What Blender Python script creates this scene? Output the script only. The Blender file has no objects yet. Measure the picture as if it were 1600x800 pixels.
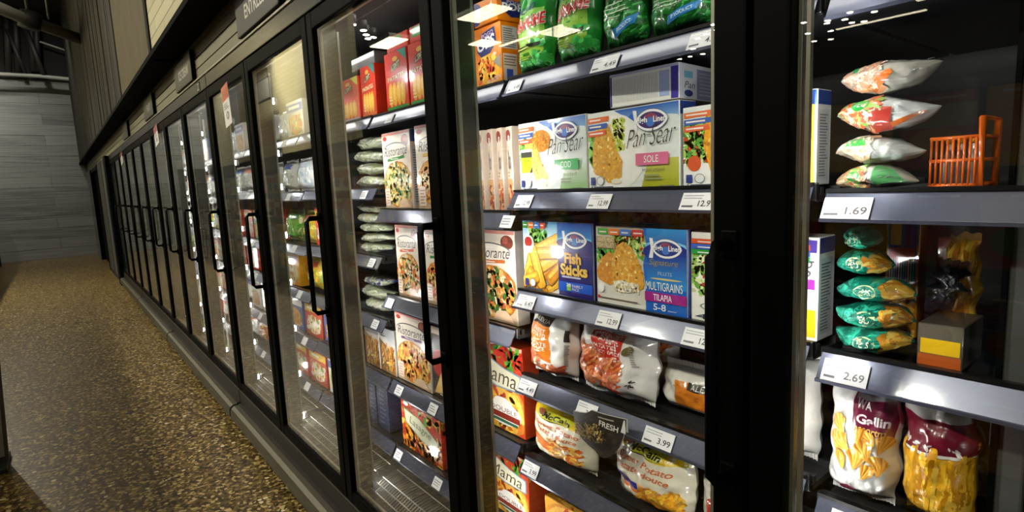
import bpy, bmesh, math, random
from mathutils import Vector, Matrix, Euler, noise
S = bpy.context.scene
COL = S.collection
PI = math.pi
# ---------------------------------------------------------------- camera
HC = 1.34                                   # eye height
FPX = 887.13
AX = ((0.62578731, 0.0743943, -0.77643785), (0.77871058, -0.11666334, 0.61644099), (-0.04472214, -0.99038132, -0.13093806))
cam_data = bpy.data.cameras.new('camera')
cam = bpy.data.objects.new('camera', cam_data); COL.objects.link(cam)
cam_data.sensor_width = 36.0
cam_data.lens = FPX / 1600 * 36
cam_data.clip_start = 0.02
# columns: right, up, back (in world axes)
cam.matrix_world = Matrix(((AX[0][0], -AX[0][1], -AX[0][2], 0), (AX[1][0], -AX[1][1], -AX[1][2], 0), (AX[2][0], -AX[2][1], -AX[2][2], HC), (0, 0, 0, 1)))
S.camera = cam
def at(px, py, Y):
    """world (X, Z) seen at a photo pixel on the upright plane Y"""
    c = (px - 800.0, py - 400.0, FPX)
    w = [sum(AX[i][k] * c[k] for k in range(3)) for i in range(3)]
    t = Y / w[1]
    return w[0] * t, w[2] * t + HC
# ---------------------------------------------------------------- view, world
S.view_settings.view_transform = 'Standard'
S.view_settings.look = 'None'
S.view_settings.exposure = 0.0
S.view_settings.gamma = 1.0
S.view_settings.use_curve_mapping = False
S.cycles.use_denoising = True
S.cycles.max_bounces = 8
S.cycles.transparent_max_bounces = 16
S.cycles.caustics_reflective = False
S.cycles.caustics_refractive = False
S.cycles.sample_clamp_indirect = 4.0
W = bpy.data.worlds.new('world'); S.world = W; W.use_nodes = True
W.node_tree.nodes['Background'].inputs[0].default_value = (0.9, 0.8, 0.62, 1)
W.node_tree.nodes['Background'].inputs[1].default_value = 0.012
LED_W = 0.23           # one LED module
TOP_FILL_W = 0.55  # added strip under the case roof, fills the top rows
CEIL_L = 9.0           # radiance of the ceiling fixtures
STORE_FILL_W = 230.0       # added unseen lamps across the aisle, for the upper wall
AISLE_W = 21.0         # added unseen lamps over the aisle, for the floor
# ---------------------------------------------------------------- colours, materials
def lin(h, a=1.0):
    h = h.lstrip('#')
    o = []
    for i in (0, 2, 4):
        c = int(h[i:i + 2], 16) / 255
        o.append(c / 12.92 if c <= 0.04045 else ((c + 0.055) / 1.055) ** 2.4)
    return (o[0], o[1], o[2], a)
MATS = {}
def nodes_of(m):
    m.use_nodes = True
    return m.node_tree.nodes, m.node_tree.links
def pbr(name, col, rough=0.5, metal=0.0, spec=0.5, coat=0.0, bump=None, attr=False, var=None):
    m = bpy.data.materials.new(name); n, l = nodes_of(m); b = n['Principled BSDF']
    b.inputs['Base Color'].default_value = lin(col) if isinstance(col, str) else col
    b.inputs['Roughness'].default_value = rough
    b.inputs['Metallic'].default_value = metal
    b.inputs['Specular IOR Level'].default_value = spec
    b.inputs['Coat Weight'].default_value = coat
    b.inputs['Coat Roughness'].default_value = 0.07
    src = None
    if attr:
        a = n.new('ShaderNodeVertexColor'); a.layer_name = 'Col'; src = a.outputs['Color']
    if var:                                   # (scale, amount): mottling of the colour itself
        tc = n.new('ShaderNodeTexCoord'); nz = n.new('ShaderNodeTexNoise'); nz.inputs['Scale'].default_value = var[0]
        nz.inputs['Detail'].default_value = 6; nz.inputs['Roughness'].default_value = 0.7
        l.new(tc.outputs['Object'], nz.inputs['Vector'])
        mr = n.new('ShaderNodeMapRange'); mr.inputs[1].default_value = 0.3; mr.inputs[2].default_value = 0.7
        mr.inputs[3].default_value = 1 - var[1]; mr.inputs[4].default_value = 1 + var[1]
        l.new(nz.outputs['Fac'], mr.inputs['Value'])
        mx = n.new('ShaderNodeVectorMath'); mx.operation = 'SCALE'
        if src is not None: l.new(src, mx.inputs[0])
        else: mx.inputs[0].default_value = b.inputs['Base Color'].default_value[:3]
        l.new(mr.outputs[0], mx.inputs['Scale']); src = mx.outputs[0]
    if src is not None: l.new(src, b.inputs['Base Color'])
    if bump:
        tc = n.new('ShaderNodeTexCoord'); nz = n.new('ShaderNodeTexNoise'); nz.inputs['Scale'].default_value = bump[0]
        nz.inputs['Detail'].default_value = 4
        l.new(tc.outputs['Object'], nz.inputs['Vector'])
        bp = n.new('ShaderNodeBump'); bp.inputs['Strength'].default_value = bump[1]; bp.inputs['Distance'].default_value = 0.01
        l.new(nz.outputs['Fac'], bp.inputs['Height']); l.new(bp.outputs[0], b.inputs['Normal'])
    MATS[name] = m
    return m
def emit(name, col, strength):
    m = bpy.data.materials.new(name); n, l = nodes_of(m); n.remove(n['Principled BSDF'])
    e = n.new('ShaderNodeEmission'); e.inputs[0].default_value = lin(col); e.inputs[1].default_value = strength
    l.new(e.outputs[0], n['Material Output'].inputs[0]); MATS[name] = m
    return m
pbr('card', '#ffffff', 0.35, attr=True, coat=1.0)
pbr('film', '#ffffff', 0.3, attr=True, coat=0.7, bump=(38, 0.22))
pbr('film_print', '#ffffff', 0.3, attr=True, coat=0.7, bump=(38, 0.22))
pbr('crumb', '#ffffff', 0.4, attr=True, var=(150, 0.3), coat=1.0)
pbr('matte', '#ffffff', 0.6, attr=True)
pbr('black_frame', '#020202', 0.5, spec=0.04)
pbr('black_mullion', '#5a5a4e', 0.25, metal=0.8)
pbr('header_black', '#1c1712', 0.27, bump=(9, 0.03))
pbr('kick_black', '#15110c', 0.45)
pbr('bumper_metal', '#4d4a3d', 0.45, metal=0.5)
pbr('aluminium', '#a8a594', 0.4, metal=0.8)
pbr('rail', '#4e5264', 0.28, metal=0.45, coat=0.6)
pbr('rail_lip', '#0d0d0f', 0.3)
pbr('shelf_steel', '#2a2a2c', 0.4, metal=0.3)
pbr('case_liner', '#2c2c2a', 0.6)
pbr('grille', '#8a887c', 0.35, metal=0.6)
pbr('slat', '#75725a', 0.5, var=(5, 0.12))
pbr('groove', '#13110c', 0.8)
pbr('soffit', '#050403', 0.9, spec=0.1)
pbr('sign_grey', '#37362f', 0.45)
pbr('ceiling', '#0a0a0a', 0.9)
pbr('pipe', '#85857e', 0.45)
pbr('dark_steel', '#1b1a18', 0.6)
pbr('gondola', '#24221e', 0.5)
pbr('end_grey', '#3e3e3b', 0.6)
emit('led', '#f4f6ff', 45.0)
emit('lamp', '#fff4d8', CEIL_L)
emit('lamp_small', '#fff6e6', 30.0)
def glass():
    m = bpy.data.materials.new('door_glass'); n, l = nodes_of(m); n.remove(n['Principled BSDF'])
    t = n.new('ShaderNodeBsdfTransparent'); t.inputs[0].default_value = (0.95, 0.96, 0.95, 1)
    g = n.new('ShaderNodeBsdfGlossy'); g.inputs['Roughness'].default_value = 0.0; g.inputs[0].default_value = (1, 0.98, 0.92, 1)
    f = n.new('ShaderNodeFresnel')
    ge = n.new('ShaderNodeNewGeometry'); io = n.new('ShaderNodeMapRange')   # same reflectance from both faces of the thin pane
    io.inputs[3].default_value = 1.5; io.inputs[4].default_value = 1 / 1.5
    l.new(ge.outputs['Backfacing'], io.inputs[0]); l.new(io.outputs[0], f.inputs[0])
    x = n.new('ShaderNodeMixShader')
    l.new(f.outputs[0], x.inputs[0]); l.new(t.outputs[0], x.inputs[1]); l.new(g.outputs[0], x.inputs[2])
    l.new(x.outputs[0], n['Material Output'].inputs[0]); MATS['door_glass'] = m
glass()
def terrazzo():
    m = pbr('terrazzo', '#4b3b20', 0.38, spec=0.3); n, l = nodes_of(m); b = n['Principled BSDF']
    tc = n.new('ShaderNodeTexCoord')
    v = n.new('ShaderNodeTexVoronoi'); v.inputs['Scale'].default_value = 75; l.new(tc.outputs['Object'], v.inputs['Vector'])
    v2 = n.new('ShaderNodeTexVoronoi'); v2.inputs['Scale'].default_value = 38; l.new(tc.outputs['Object'], v2.inputs['Vector'])
    def ramp(src, pts):
        r = n.new('ShaderNodeValToRGB'); e = r.color_ramp.elements
        while len(e) < len(pts): e.new(0.5)
        for i, (p, c) in enumerate(pts): e[i].position = p; e[i].color = lin(c)
        r.color_ramp.interpolation = 'CONSTANT'; l.new(src, r.inputs[0]); return r
    sx = n.new('ShaderNodeSeparateColor'); l.new(v.outputs['Color'], sx.inputs[0])
    r1 = ramp(sx.outputs[0], [(0, '#2b210f'), (0.3, '#463818'), (0.55, '#5b4a24'), (0.75, '#7a6738'), (0.9, '#9c8b60')])
    sy = n.new('ShaderNodeSeparateColor'); l.new(v2.outputs['Color'], sy.inputs[0])
    r2 = ramp(sy.outputs[1], [(0, '#000000'), (0.8, '#ffffff')])
    r3 = ramp(sy.outputs[0], [(0, '#39290f'), (0.35, '#6f5c30'), (0.6, '#8b774a'), (0.85, '#b8ab88')])
    d2 = n.new('ShaderNodeMath'); d2.operation = 'LESS_THAN'; d2.inputs[1].default_value = 0.42; l.new(v2.outputs['Distance'], d2.inputs[0])
    mu = n.new('ShaderNodeMath'); mu.operation = 'MULTIPLY'; l.new(d2.outputs[0], mu.inputs[0]); l.new(r2.outputs[0], mu.inputs[1])
    mx = n.new('ShaderNodeMix'); mx.data_type = 'RGBA'
    l.new(mu.outputs[0], mx.inputs[0]); l.new(r1.outputs[0], mx.inputs[6]); l.new(r3.outputs[0], mx.inputs[7])
    l.new(mx.outputs[2], b.inputs['Base Color'])
    b.inputs['Coat Weight'].default_value = 0.12; b.inputs['Coat Roughness'].default_value = 0.15
terrazzo()
def plank_mat(name, c1, c2, c3, bw, bh, mortar, rot=None, grain=True, groove='#0c0b0a'):
    """boards or tiles: brick pattern over X/Z or Y/Z of the wall"""
    m = pbr(name, c1, 0.65, spec=0.15); n, l = nodes_of(m); b = n['Principled BSDF']
    tc = n.new('ShaderNodeTexCoord'); mp = n.new('ShaderNodeMapping')
    sp = n.new('ShaderNodeSeparateXYZ'); cb = n.new('ShaderNodeCombineXYZ'); l.new(tc.outputs['Object'], sp.inputs[0])
    l.new(sp.outputs[1 if rot == 'Y' else 0], cb.inputs[0]); l.new(sp.outputs[2], cb.inputs[1]); l.new(cb.outputs[0], mp.inputs[0])
    br = n.new('ShaderNodeTexBrick'); l.new(mp.outputs[0], br.inputs['Vector'])
    br.inputs['Color1'].default_value = lin(c1); br.inputs['Color2'].default_value = lin(c2); br.inputs['Mortar'].default_value = lin(groove)
    br.inputs['Scale'].default_value = 1.0; br.inputs['Brick Width'].default_value = bw; br.inputs['Row Height'].default_value = bh
    br.inputs['Mortar Size'].default_value = mortar; br.inputs['Bias'].default_value = 0.0
    out = br.outputs['Color']
    if grain:
        m2 = n.new('ShaderNodeMapping'); m2.inputs['Scale'].default_value = grain if isinstance(grain, tuple) else (1, 1, 1)
        l.new(tc.outputs['Object'], m2.inputs[0])
        nz = n.new('ShaderNodeTexNoise'); nz.inputs['Scale'].default_value = 3; nz.inputs['Detail'].default_value = 8; nz.inputs['Roughness'].default_value = 0.65
        l.new(m2.outputs[0], nz.inputs['Vector'])
        mx = n.new('ShaderNodeMix'); mx.data_type = 'RGBA'
        mr = n.new('ShaderNodeMapRange'); mr.inputs[1].default_value = 0.35; mr.inputs[2].default_value = 0.7; mr.inputs[3].default_value = 0; mr.inputs[4].default_value = 0.75
        l.new(nz.outputs['Fac'], mr.inputs[0]); l.new(mr.outputs[0], mx.inputs[0])
        l.new(out, mx.inputs[6]); mx.inputs[7].default_value = lin(c3); out = mx.outputs[2]
    l.new(out, b.inputs['Base Color'])
plank_mat('end_boards', '#6a6b69', '#4a4b4a', '#7c7c78', 2.3, 0.24, 0.005, rot='Y', grain=(0.6, 0.35, 9), groove='#2b2c2c')
plank_mat('timber', '#282623', '#1f1d1b', '#3a3732', 0.18, 9.0, 0.004, grain=(6, 6, 0.5))
plank_mat('tile', '#bab593', '#aca786', '#cfc8a4', 0.62, 0.077, 0.003, grain=False, groove='#6a654f')
plank_mat('plaster', '#5c543f', '#5c543f', '#433c2e', 30, 30, 0.0, grain=(4, 4, 1.2), groove='#5c543f')
plank_mat('opp_tile', '#b3ad8c', '#a8a282', '#c2bb99', 0.31, 0.077, 0.003, grain=False, groove='#7c765c')
# ---------------------------------------------------------------- mesh builder
def prop(o, label=None, cat=None, group=None, kind=None):
    if label: o['label'] = label
    if cat: o['category'] = cat
    if group: o['group'] = group
    if kind: o['kind'] = kind
    return o
def empty(name, loc, label, cat, group=None):
    o = bpy.data.objects.new(name, None); COL.objects.link(o); o.location = loc
    o.empty_display_size = 0.1
    return prop(o, label, cat, group)
WHITE = (1, 1, 1, 1)
class MB:
    """collects shapes with a material and a colour per face; build() links ONE mesh object"""
    def __init__(s): s.v = []; s.f = []; s.m = []; s.c = []; s.sm = []
    def poly(s, pts, mat='card', col=WHITE, smooth=False):
        b = len(s.v); s.v += [tuple(p) for p in pts]; s.f.append(tuple(range(b, b + len(pts)))); s.m.append(mat); s.c.append(col); s.sm.append(smooth)
    def grid(s, verts, faces, mat='card', col=WHITE, smooth=False):
        b = len(s.v); s.v += [tuple(p) for p in verts]
        for f in faces:
            s.f.append(tuple(i + b for i in f)); s.m.append(mat); s.c.append(col); s.sm.append(smooth)
    def box(s, x0, x1, y0, y1, z0, z1, mat='card', col=WHITE, bev=0.0, seg=2):
        bm = bmesh.new(); bmesh.ops.create_cube(bm, size=1.0)
        for v in bm.verts:
            v.co = ((x0 + x1) / 2 + v.co.x * (x1 - x0), (y0 + y1) / 2 + v.co.y * (y1 - y0), (z0 + z1) / 2 + v.co.z * (z1 - z0))
        if bev: bmesh.ops.bevel(bm, geom=bm.edges[:], offset=bev, segments=seg, affect='EDGES', profile=0.5)
        bm.verts.index_update()
        s.grid([v.co[:] for v in bm.verts], [[v.index for v in f.verts] for f in bm.faces], mat, col); bm.free()
    def tube(s, pts, r, mat='card', col=WHITE, n=10, closed=False):
        """round bar along a polyline"""
        pts = [Vector(p) for p in pts]; rings = []
        for i, p in enumerate(pts):
            a = pts[i - 1] if (i > 0 or closed) else p; c = pts[(i + 1) % len(pts)] if (i < len(pts) - 1 or closed) else p
            d = (c - a).normalized(); up = Vector((0, 0, 1)) if abs(d.z) < 0.9 else Vector((1, 0, 0))
            u = d.cross(up).normalized(); w = d.cross(u)
            rr = r[i] if isinstance(r, (list, tuple)) else r
            rings.append([p + (u * math.cos(2 * PI * k / n) + w * math.sin(2 * PI * k / n)) * rr for k in range(n)])
        V = [q for ring in rings for q in ring]; F = []
        m = len(rings)
        for i in range(m if closed else m - 1):
            for k in range(n): F.append((i * n + k, i * n + (k + 1) % n, ((i + 1) % m) * n + (k + 1) % n, ((i + 1) % m) * n + k))
        if not closed: F.append(tuple(range(n))[::-1]); F.append(tuple((m - 1) * n + k for k in range(n)))
        s.grid(V, F, mat, col, True)
    def xform(s, M, start=0):
        for i in range(start, len(s.v)): s.v[i] = tuple(M @ Vector(s.v[i]))
    def mesh(s, name):
        me = bpy.data.meshes.new(name); me.from_pydata(s.v, [], s.f)
        names = list(dict.fromkeys(s.m))
        for k in names: me.materials.append(MATS[k])
        ix = {k: i for i, k in enumerate(names)}
        me.polygons.foreach_set('material_index', [ix[k] for k in s.m])
        me.polygons.foreach_set('use_smooth', s.sm)
        ca = me.color_attributes.new('Col', 'FLOAT_COLOR', 'CORNER'); data = []
        for f, c in zip(s.f, s.c):
            if isinstance(c, list):
                for q in c: data += q
            else: data += list(c) * len(f)
        ca.data.foreach_set('color', data)
        me.update()
        return me
    def build(s, name, parent=None, loc=None):
        o = bpy.data.objects.new(name, s.mesh(name)); COL.objects.link(o)
        if parent: o.parent = parent
        if loc: o.location = loc
        return o
# ---------------------------------------------------------------- lettering
TXT = {}
def glyphs(s, shear=0.0, bold=0.0):
    k = (s, shear, bold)
    if k not in TXT:
        cu = bpy.data.curves.new('lettering', 'FONT'); cu.body = s; cu.shear = shear; cu.offset = bold; cu.resolution_u = 3
        o = bpy.data.objects.new('lettering', cu); COL.objects.link(o)
        bpy.context.view_layer.update()
        me = bpy.data.meshes.new_from_object(o.evaluated_get(bpy.context.evaluated_depsgraph_get()))
        V = [(v.co.x, v.co.y) for v in me.vertices]; F = [tuple(p.vertices) for p in me.polygons]
        x0 = min(v[0] for v in V); x1 = max(v[0] for v in V); y0 = min(v[1] for v in V); y1 = max(v[1] for v in V)
        TXT[k] = ([((x - x0) / (x1 - x0), (y - y0) / (y1 - y0)) for x, y in V], F, (x1 - x0) / (y1 - y0))
        bpy.data.objects.remove(o); bpy.data.curves.remove(cu); bpy.data.meshes.remove(me)
    return TXT[k]
# ---------------------------------------------------------------- printed artwork: flat shapes on 0..1 x 0..1
def shade(c, k): return (min(1, c[0] * k), min(1, c[1] * k), min(1, c[2] * k), 1)
def H(c): return lin(c) if isinstance(c, str) else c
class Art:
    def __init__(s, w, h, seed=1): s.w = w; s.h = h; s.sh = []; s.L = 1; s.r = random.Random(seed)
    def add(s, V, F, col, mat='card', up=True):
        if up: s.L += 1
        s.sh.append((V, F, H(col) if not isinstance(col, list) else col, mat, s.L))
    def poly(s, pts, col, mat='card', up=True): s.add(pts, [tuple(range(len(pts)))], col, mat, up)
    def rect(s, u0, v0, u1, v1, col, mat='card', up=True): s.poly([(u0, v0), (u1, v0), (u1, v1), (u0, v1)], col, mat, up)
    def grad(s, u0, v0, u1, v1, c0, c1, n=8):           # printed colour blend
        a, b = H(c0), H(c1); s.L += 1
        for i in range(n):
            t0, t1 = i / n, (i + 1) / n; k = (i + 0.5) / n
            s.rect(u0, v0 + (v1 - v0) * t0, u1, v0 + (v1 - v0) * t1, tuple(a[j] + (b[j] - a[j]) * k for j in range(4)), up=False)
    def ell(s, u, v, ru, rv, col, mat='card', rot=0.0, n=24, up=True, a0=0, a1=2 * PI, jit=0):
        P = []
        for i in range(n):
            a = a0 + (a1 - a0) * i / (n if a1 - a0 > 6.2 else n - 1); k = 1 + (s.r.uniform(-jit, jit) if jit else 0)
            x = ru * s.w * math.cos(a) * k; y = rv * s.h * math.sin(a) * k
            P.append((u + (x * math.cos(rot) - y * math.sin(rot)) / s.w, v + (x * math.sin(rot) + y * math.cos(rot)) / s.h))
        s.poly(P, col, mat, up)
    def bar(s, u, v, l, t, rot, col, mat='card', up=True):  # rotated rounded stick, l and t as parts of the height
        l *= s.h / 2; t *= s.h / 2; P = []
        for x, y in ((-l, -t * .6), (-l * .9, -t), (l * .9, -t), (l, -t * .6), (l, t * .6), (l * .9, t), (-l * .9, t), (-l, t * .6)):
            P.append((u + (x * math.cos(rot) - y * math.sin(rot)) / s.w, v + (x * math.sin(rot) + y * math.cos(rot)) / s.h))
        s.poly(P, col, mat, up)
    def text(s, t, u0, v0, u1, v1, col, shear=0.0, bold=0.0, rise=0.0, mat='card', edge=None):
        V, F, asp = glyphs(t, shear, bold)
        f = lambda x, y: (u0 + x * (u1 - u0), v0 + y * (v1 - v0) + rise * x)
        if edge:
            V2, F2, _ = glyphs(t, shear, bold + 0.035); d = 0.04 * (v1 - v0)
            s.add([(u0 + x * (u1 - u0) - d * (1 - 2 * x), v0 - d + y * (v1 - v0 + 2 * d) + rise * x) for x, y in V2], F2, edge, mat)
        s.add([f(x, y) for x, y in V], F, col, mat)
    def lines(s, u0, v0, u1, v1, n, col, frac=0.4):        # small print too small to read
        s.L += 1
        for i in range(n):
            y = v0 + (v1 - v0) * (i + 0.2) / n; e = u1 - (u1 - u0) * s.r.uniform(0, 0.35)
            s.rect(u0, y, e, y + (v1 - v0) / n * frac, col, up=False)
    def scatter(s, u0, v0, u1, v1, n, cols, ru, rv, kind='ell', mat='crumb', inside=None, bands=4, gs=.55):
        for b in range(bands):
            s.L += 1
            for i in range(n // bands):
                u = s.r.uniform(u0, u1); v = s.r.uniform(v0, v1)
                if inside and not inside(u, v): continue
                c = shade(H(s.r.choice(cols)), s.r.uniform(0.72, 1.2)); k = s.r.uniform(0.6, 1.25)
                if kind == 'ell': s.ell(u, v, ru * k, rv * k * s.r.uniform(.6, 1.1), c, mat, s.r.uniform(0, PI), 9, False, jit=.12)
                else: s.bar(u, v, ru * k, rv * s.r.uniform(.8, 1.2), s.r.gauss(kind if isinstance(kind, float) else 0.6, gs), c, mat, False)
    def logo(s, u, v, k, bg='#2b3f86'):                    # lens-shaped fish emblem with lettering
        a = s.w / s.h
        def lens(r, q, c): s.poly([(u + r * math.cos(t) * (1 if math.cos(t) < .2 else 1.12), v + q * a * math.sin(t) * (abs(math.sin(t)) ** .25)) for t in [2 * PI * i / 28 for i in range(28)]], c)
        s.poly([(u - k * 1.25, v - k * a * .62), (u - k * .95, v - k * a * .62), (u - k * .88, v), (u - k * .95, v + k * a * .6), (u - k * 1.2, v + k * a * .62), (u - k * 1.1, v)], '#f4f4f6')
        lens(k * 1.02, k * .62, '#52587a'); lens(k, k * .58, '#f6f6f8'); lens(k * .86, k * .45, bg)
        s.ell(u, v + k * a * .12, k * .42, k * a * .26, '#8a4560'); s.ell(u, v - k * a * .1, k * .3, k * a * .25, '#4a7ac8')
        s.text('High', u - k * 1.0, v - k * a * .2, u - k * .22, v + k * a * .2, '#ffffff', 0, .02)
        s.text('Liner', u + k * .2, v - k * a * .13, u + k * 1.0, v + k * a * .2, '#ffffff', 0, .02)
    def put(s, mb, fn, eps=0.0001, mat=None):             # lay the shapes on a flat face; fn maps (u, v, lift) to a point
        for V, F, c, m, L in s.sh:
            P = [fn(min(max(u, 0), 1), min(max(v, 0), 1), eps * L) for u, v in V]
            mb.grid(P, F, mat or m, c)
def drape(art, mb, fn, cells=12, eps=0.0002):
    """lay the shapes on a curved face: cut them by a grid, then map"""
    for V, F, c, m, L in art.sh:
        bm = bmesh.new(); vs = [bm.verts.new((min(max(u, 0.002), .998), min(max(v, 0.002), .998), 0)) for u, v in V]
        for f in F:
            try: bm.faces.new([vs[i] for i in f])
            except ValueError: pass
        us = [v.co.x for v in bm.verts]; ws = [v.co.y for v in bm.verts]
        for axis, lo, hi in ((0, min(us), max(us)), (1, min(ws), max(ws))):
            for i in range(1, cells):
                q = i / cells
                if lo + 1e-4 < q < hi - 1e-4:
                    co = [0, 0, 0]; no = [0, 0, 0]; co[axis] = q; no[axis] = 1
                    bmesh.ops.bisect_plane(bm, geom=bm.verts[:] + bm.edges[:] + bm.faces[:], plane_co=co, plane_no=no, dist=1e-6)
        bm.verts.index_update()
        mb.grid([fn(v.co.x, v.co.y, 0.0014 + eps * L) for v in bm.verts], [[v.index for v in f.verts] for f in bm.faces], 'crumb' if m == 'crumb' else 'film_print', c, True)
        bm.free()
# ---------------------------------------------------------------- packages
def carton_mesh(w, d, h, base, front=None, side=None, top=None, left=None):
    mb = MB(); b = H(base)
    mb.box(-w / 2, w / 2, 0, d, 0, h, 'card', b, 0.0012, 1)
    e = 0.0015
    if front: front.put(mb, lambda u, v, q: (-w / 2 + e + u * (w - 2 * e), -q, e + v * (h - 2 * e)))
    if side: side.put(mb, lambda u, v, q: (w / 2 + q, e + u * (d - 2 * e), e + v * (h - 2 * e)))
    if left: left.put(mb, lambda u, v, q: (-w / 2 - q, d - e - u * (d - 2 * e), e + v * (h - 2 * e)))
    if top: top.put(mb, lambda u, v, q: (-w / 2 + e + u * (w - 2 * e), e + v * (d - 2 * e), h + q))
    return mb
def bag_mesh(w, h, t, base, art=None, seed=0, nu=54, nv=64, wrinkle=1.0, sag=0.35, pinch=0.05, back=None, cells=26, side_col=None):
    """pillow bag standing on its base: x across, z up, printed face towards -y"""
    mb = MB(); B = H(base); o = Vector((seed * 7.3, seed * 3.1, 1.7))
    def edge(v): return 1 - pinch * (abs(2 * v - 1) ** 3) - 0.02 * math.sin(v * 9 + seed)
    def surf(u, v, sgn, lift=0.0):
        e = edge(v); x = (u - .5) * w * e
        vv = v ** (1 - sag * .6)
        pu = max(0.0, 1 - abs(2 * u - 1) ** 2.4); pv = max(0.0, 1 - abs(2 * vv - 1) ** 2.8)
        k = (pu ** .62) * (pv ** .6)
        y = t / 2 * k
        q = Vector((u * 4.2, v * 4.2 * h / w, sgn * 2.0)) + o
        fall = min(1, 6 * min(u, 1 - u, v, 1 - v) + .15)
        wr = noise.noise(q) * .55 + noise.noise(q * 2.3) * .35 + .5 * abs(noise.noise(Vector((u * 9, v * 3, seed)))) * (abs(2 * v - 1) ** 2)
        y += wr * .016 * wrinkle * fall * min(1, w / .2)
        z = v * h + noise.noise(Vector((u * 3, seed, 5))) * .008 * wrinkle * abs(2 * v - 1)
        x += noise.noise(Vector((v * 5, seed, 9))) * .007 * wrinkle * abs(2 * u - 1)
        return (x, sgn * (max(y, 0.0008) + lift), z)
    for sgn in (-1, 1):
        V = [surf(i / nu, j / nv, sgn) for j in range(nv + 1) for i in range(nu + 1)]
        F = []
        for j in range(nv):
            for i in range(nu):
                a = j * (nu + 1) + i; f = (a, a + 1, a + nu + 2, a + nu + 1)
                F.append(f if sgn < 0 else f[::-1])
        mb.grid(V, F, 'film', B if sgn < 0 or side_col is None else H(side_col), True)
    # crimped seal at the top and bottom
    for v0, s in ((1.0, 1), (0.0, -1)):
        for i in range(nu):
            a = surf(i / nu, v0, -1); b = surf((i + 1) / nu, v0, -1); dz = s * .011; yo = .0012 * math.sin(i * 2.1)
            mb.poly([(a[0], yo, a[2]), (b[0], yo, b[2]), (b[0], yo, b[2] + dz), (a[0], yo, a[2] + dz)], 'film', B)
    if art: drape(art, mb, lambda u, v, q: surf(u, v, -1, q), cells)
    if back: drape(back, mb, lambda u, v, q: surf(1 - u, v, 1, q), cells)
    zm = min(p[2] for p in mb.v); mb.v = [(x, y, z - zm) for x, y, z in mb.v]
    return mb
def place(mb, name, label, cat, loc, rot=(0, 0, 0), group=None):
    o = mb.build(name) if isinstance(mb, MB) else bpy.data.objects.new(name, mb)
    if not isinstance(mb, MB): COL.objects.link(o)
    o.location = loc; o.rotation_euler = rot
    return prop(o, label, cat, group)
# ================================================================ the setting
def struct(mb, name):
    o = mb.build(name); o['kind'] = 'structure'; return o
YD = 0.72                                    # plane of the doors
M = {-2: 1.13, -1: 0.37, 0: -0.39, 1: -1.15, 2: -1.925, 3: -2.705, 4: -3.485}
for k in range(5, 14): M[k] = M[k - 1] - 0.785
m = MB(); m.box(-17.4, 3.6, -13.6, 1.9, -0.1, 0.0, 'terrazzo'); struct(m, 'floor')
m = MB(); m.box(-17.4, 3.6, -13.6, 1.9, 5.6, 5.7, 'ceiling'); struct(m, 'ceiling')
m = MB(); m.box(-17.4, -17.3, -13.6, 1.9, 0.0, 5.6, 'end_boards'); struct(m, 'wall_end')
m = MB(); m.box(3.5, 3.6, -13.6, 1.9, 0.0, 5.6, 'end_grey'); struct(m, 'wall_near')
m = MB(); m.box(-17.3, 3.5, -13.6, -13.5, 0.0, 5.6, 'ceiling'); struct(m, 'wall_front')
m = MB(); m.box(-17.3, 3.5, 1.8, 1.9, 0.0, 5.6, 'end_grey'); struct(m, 'wall_back')
m = MB(); m.box(-17.3, -8.2, -2.3, -2.2, 0.0, 4.7, 'opp_tile'); struct(m, 'wall_left')
# fascia of the upper wall: pale tile panel, dark post, plaster panel, grey timber boards
m = MB(); m.box(-4.25, 3.5, 0.585, 0.7, 2.215, 5.6, 'tile'); struct(m, 'wall_upper_right')
m = MB(); m.box(-4.34, -4.25, 0.575, 0.7, 2.2, 5.6, 'black_frame', bev=0.006); struct(m, 'trim_1')
m = MB(); m.box(-6.2, -4.34, 0.58, 0.7, 2.215, 5.6, 'plaster'); struct(m, 'wall_upper_middle')
m = MB(); m.box(-17.3, -6.2, 0.585, 0.7, 2.215, 5.6, 'timber')
r = random.Random(4); x = -6.25
while x > -13.0:
    w = r.uniform(.1, .2); m.box(x - w, x, 0.575 - r.uniform(.0, .012), 0.59, 2.22, 5.6, 'timber', bev=0.004); x -= w + .006
struct(m, 'wall_upper_left')
m = MB(); m.box(-17.3, 3.5, 0.57, 1.8, 2.2, 2.222, 'soffit'); m.box(-17.3, 3.5, 0.565, 0.59, 2.196, 2.226, 'soffit'); struct(m, 'trim_2')
# slatted panel above the cases: horizontal boards with dark grooves
m = MB()
m.box(-17.3, 3.5, 0.735, 0.76, 1.995, 2.2, 'groove')
for z0, z1 in ((1.998, 2.046), (2.051, 2.103), (2.108, 2.163), (2.168, 2.199)): m.box(-17.3, 3.5, 0.718, 0.737, z0, z1, 'slat', bev=0.002)
struct(m, 'trim_3')
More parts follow.
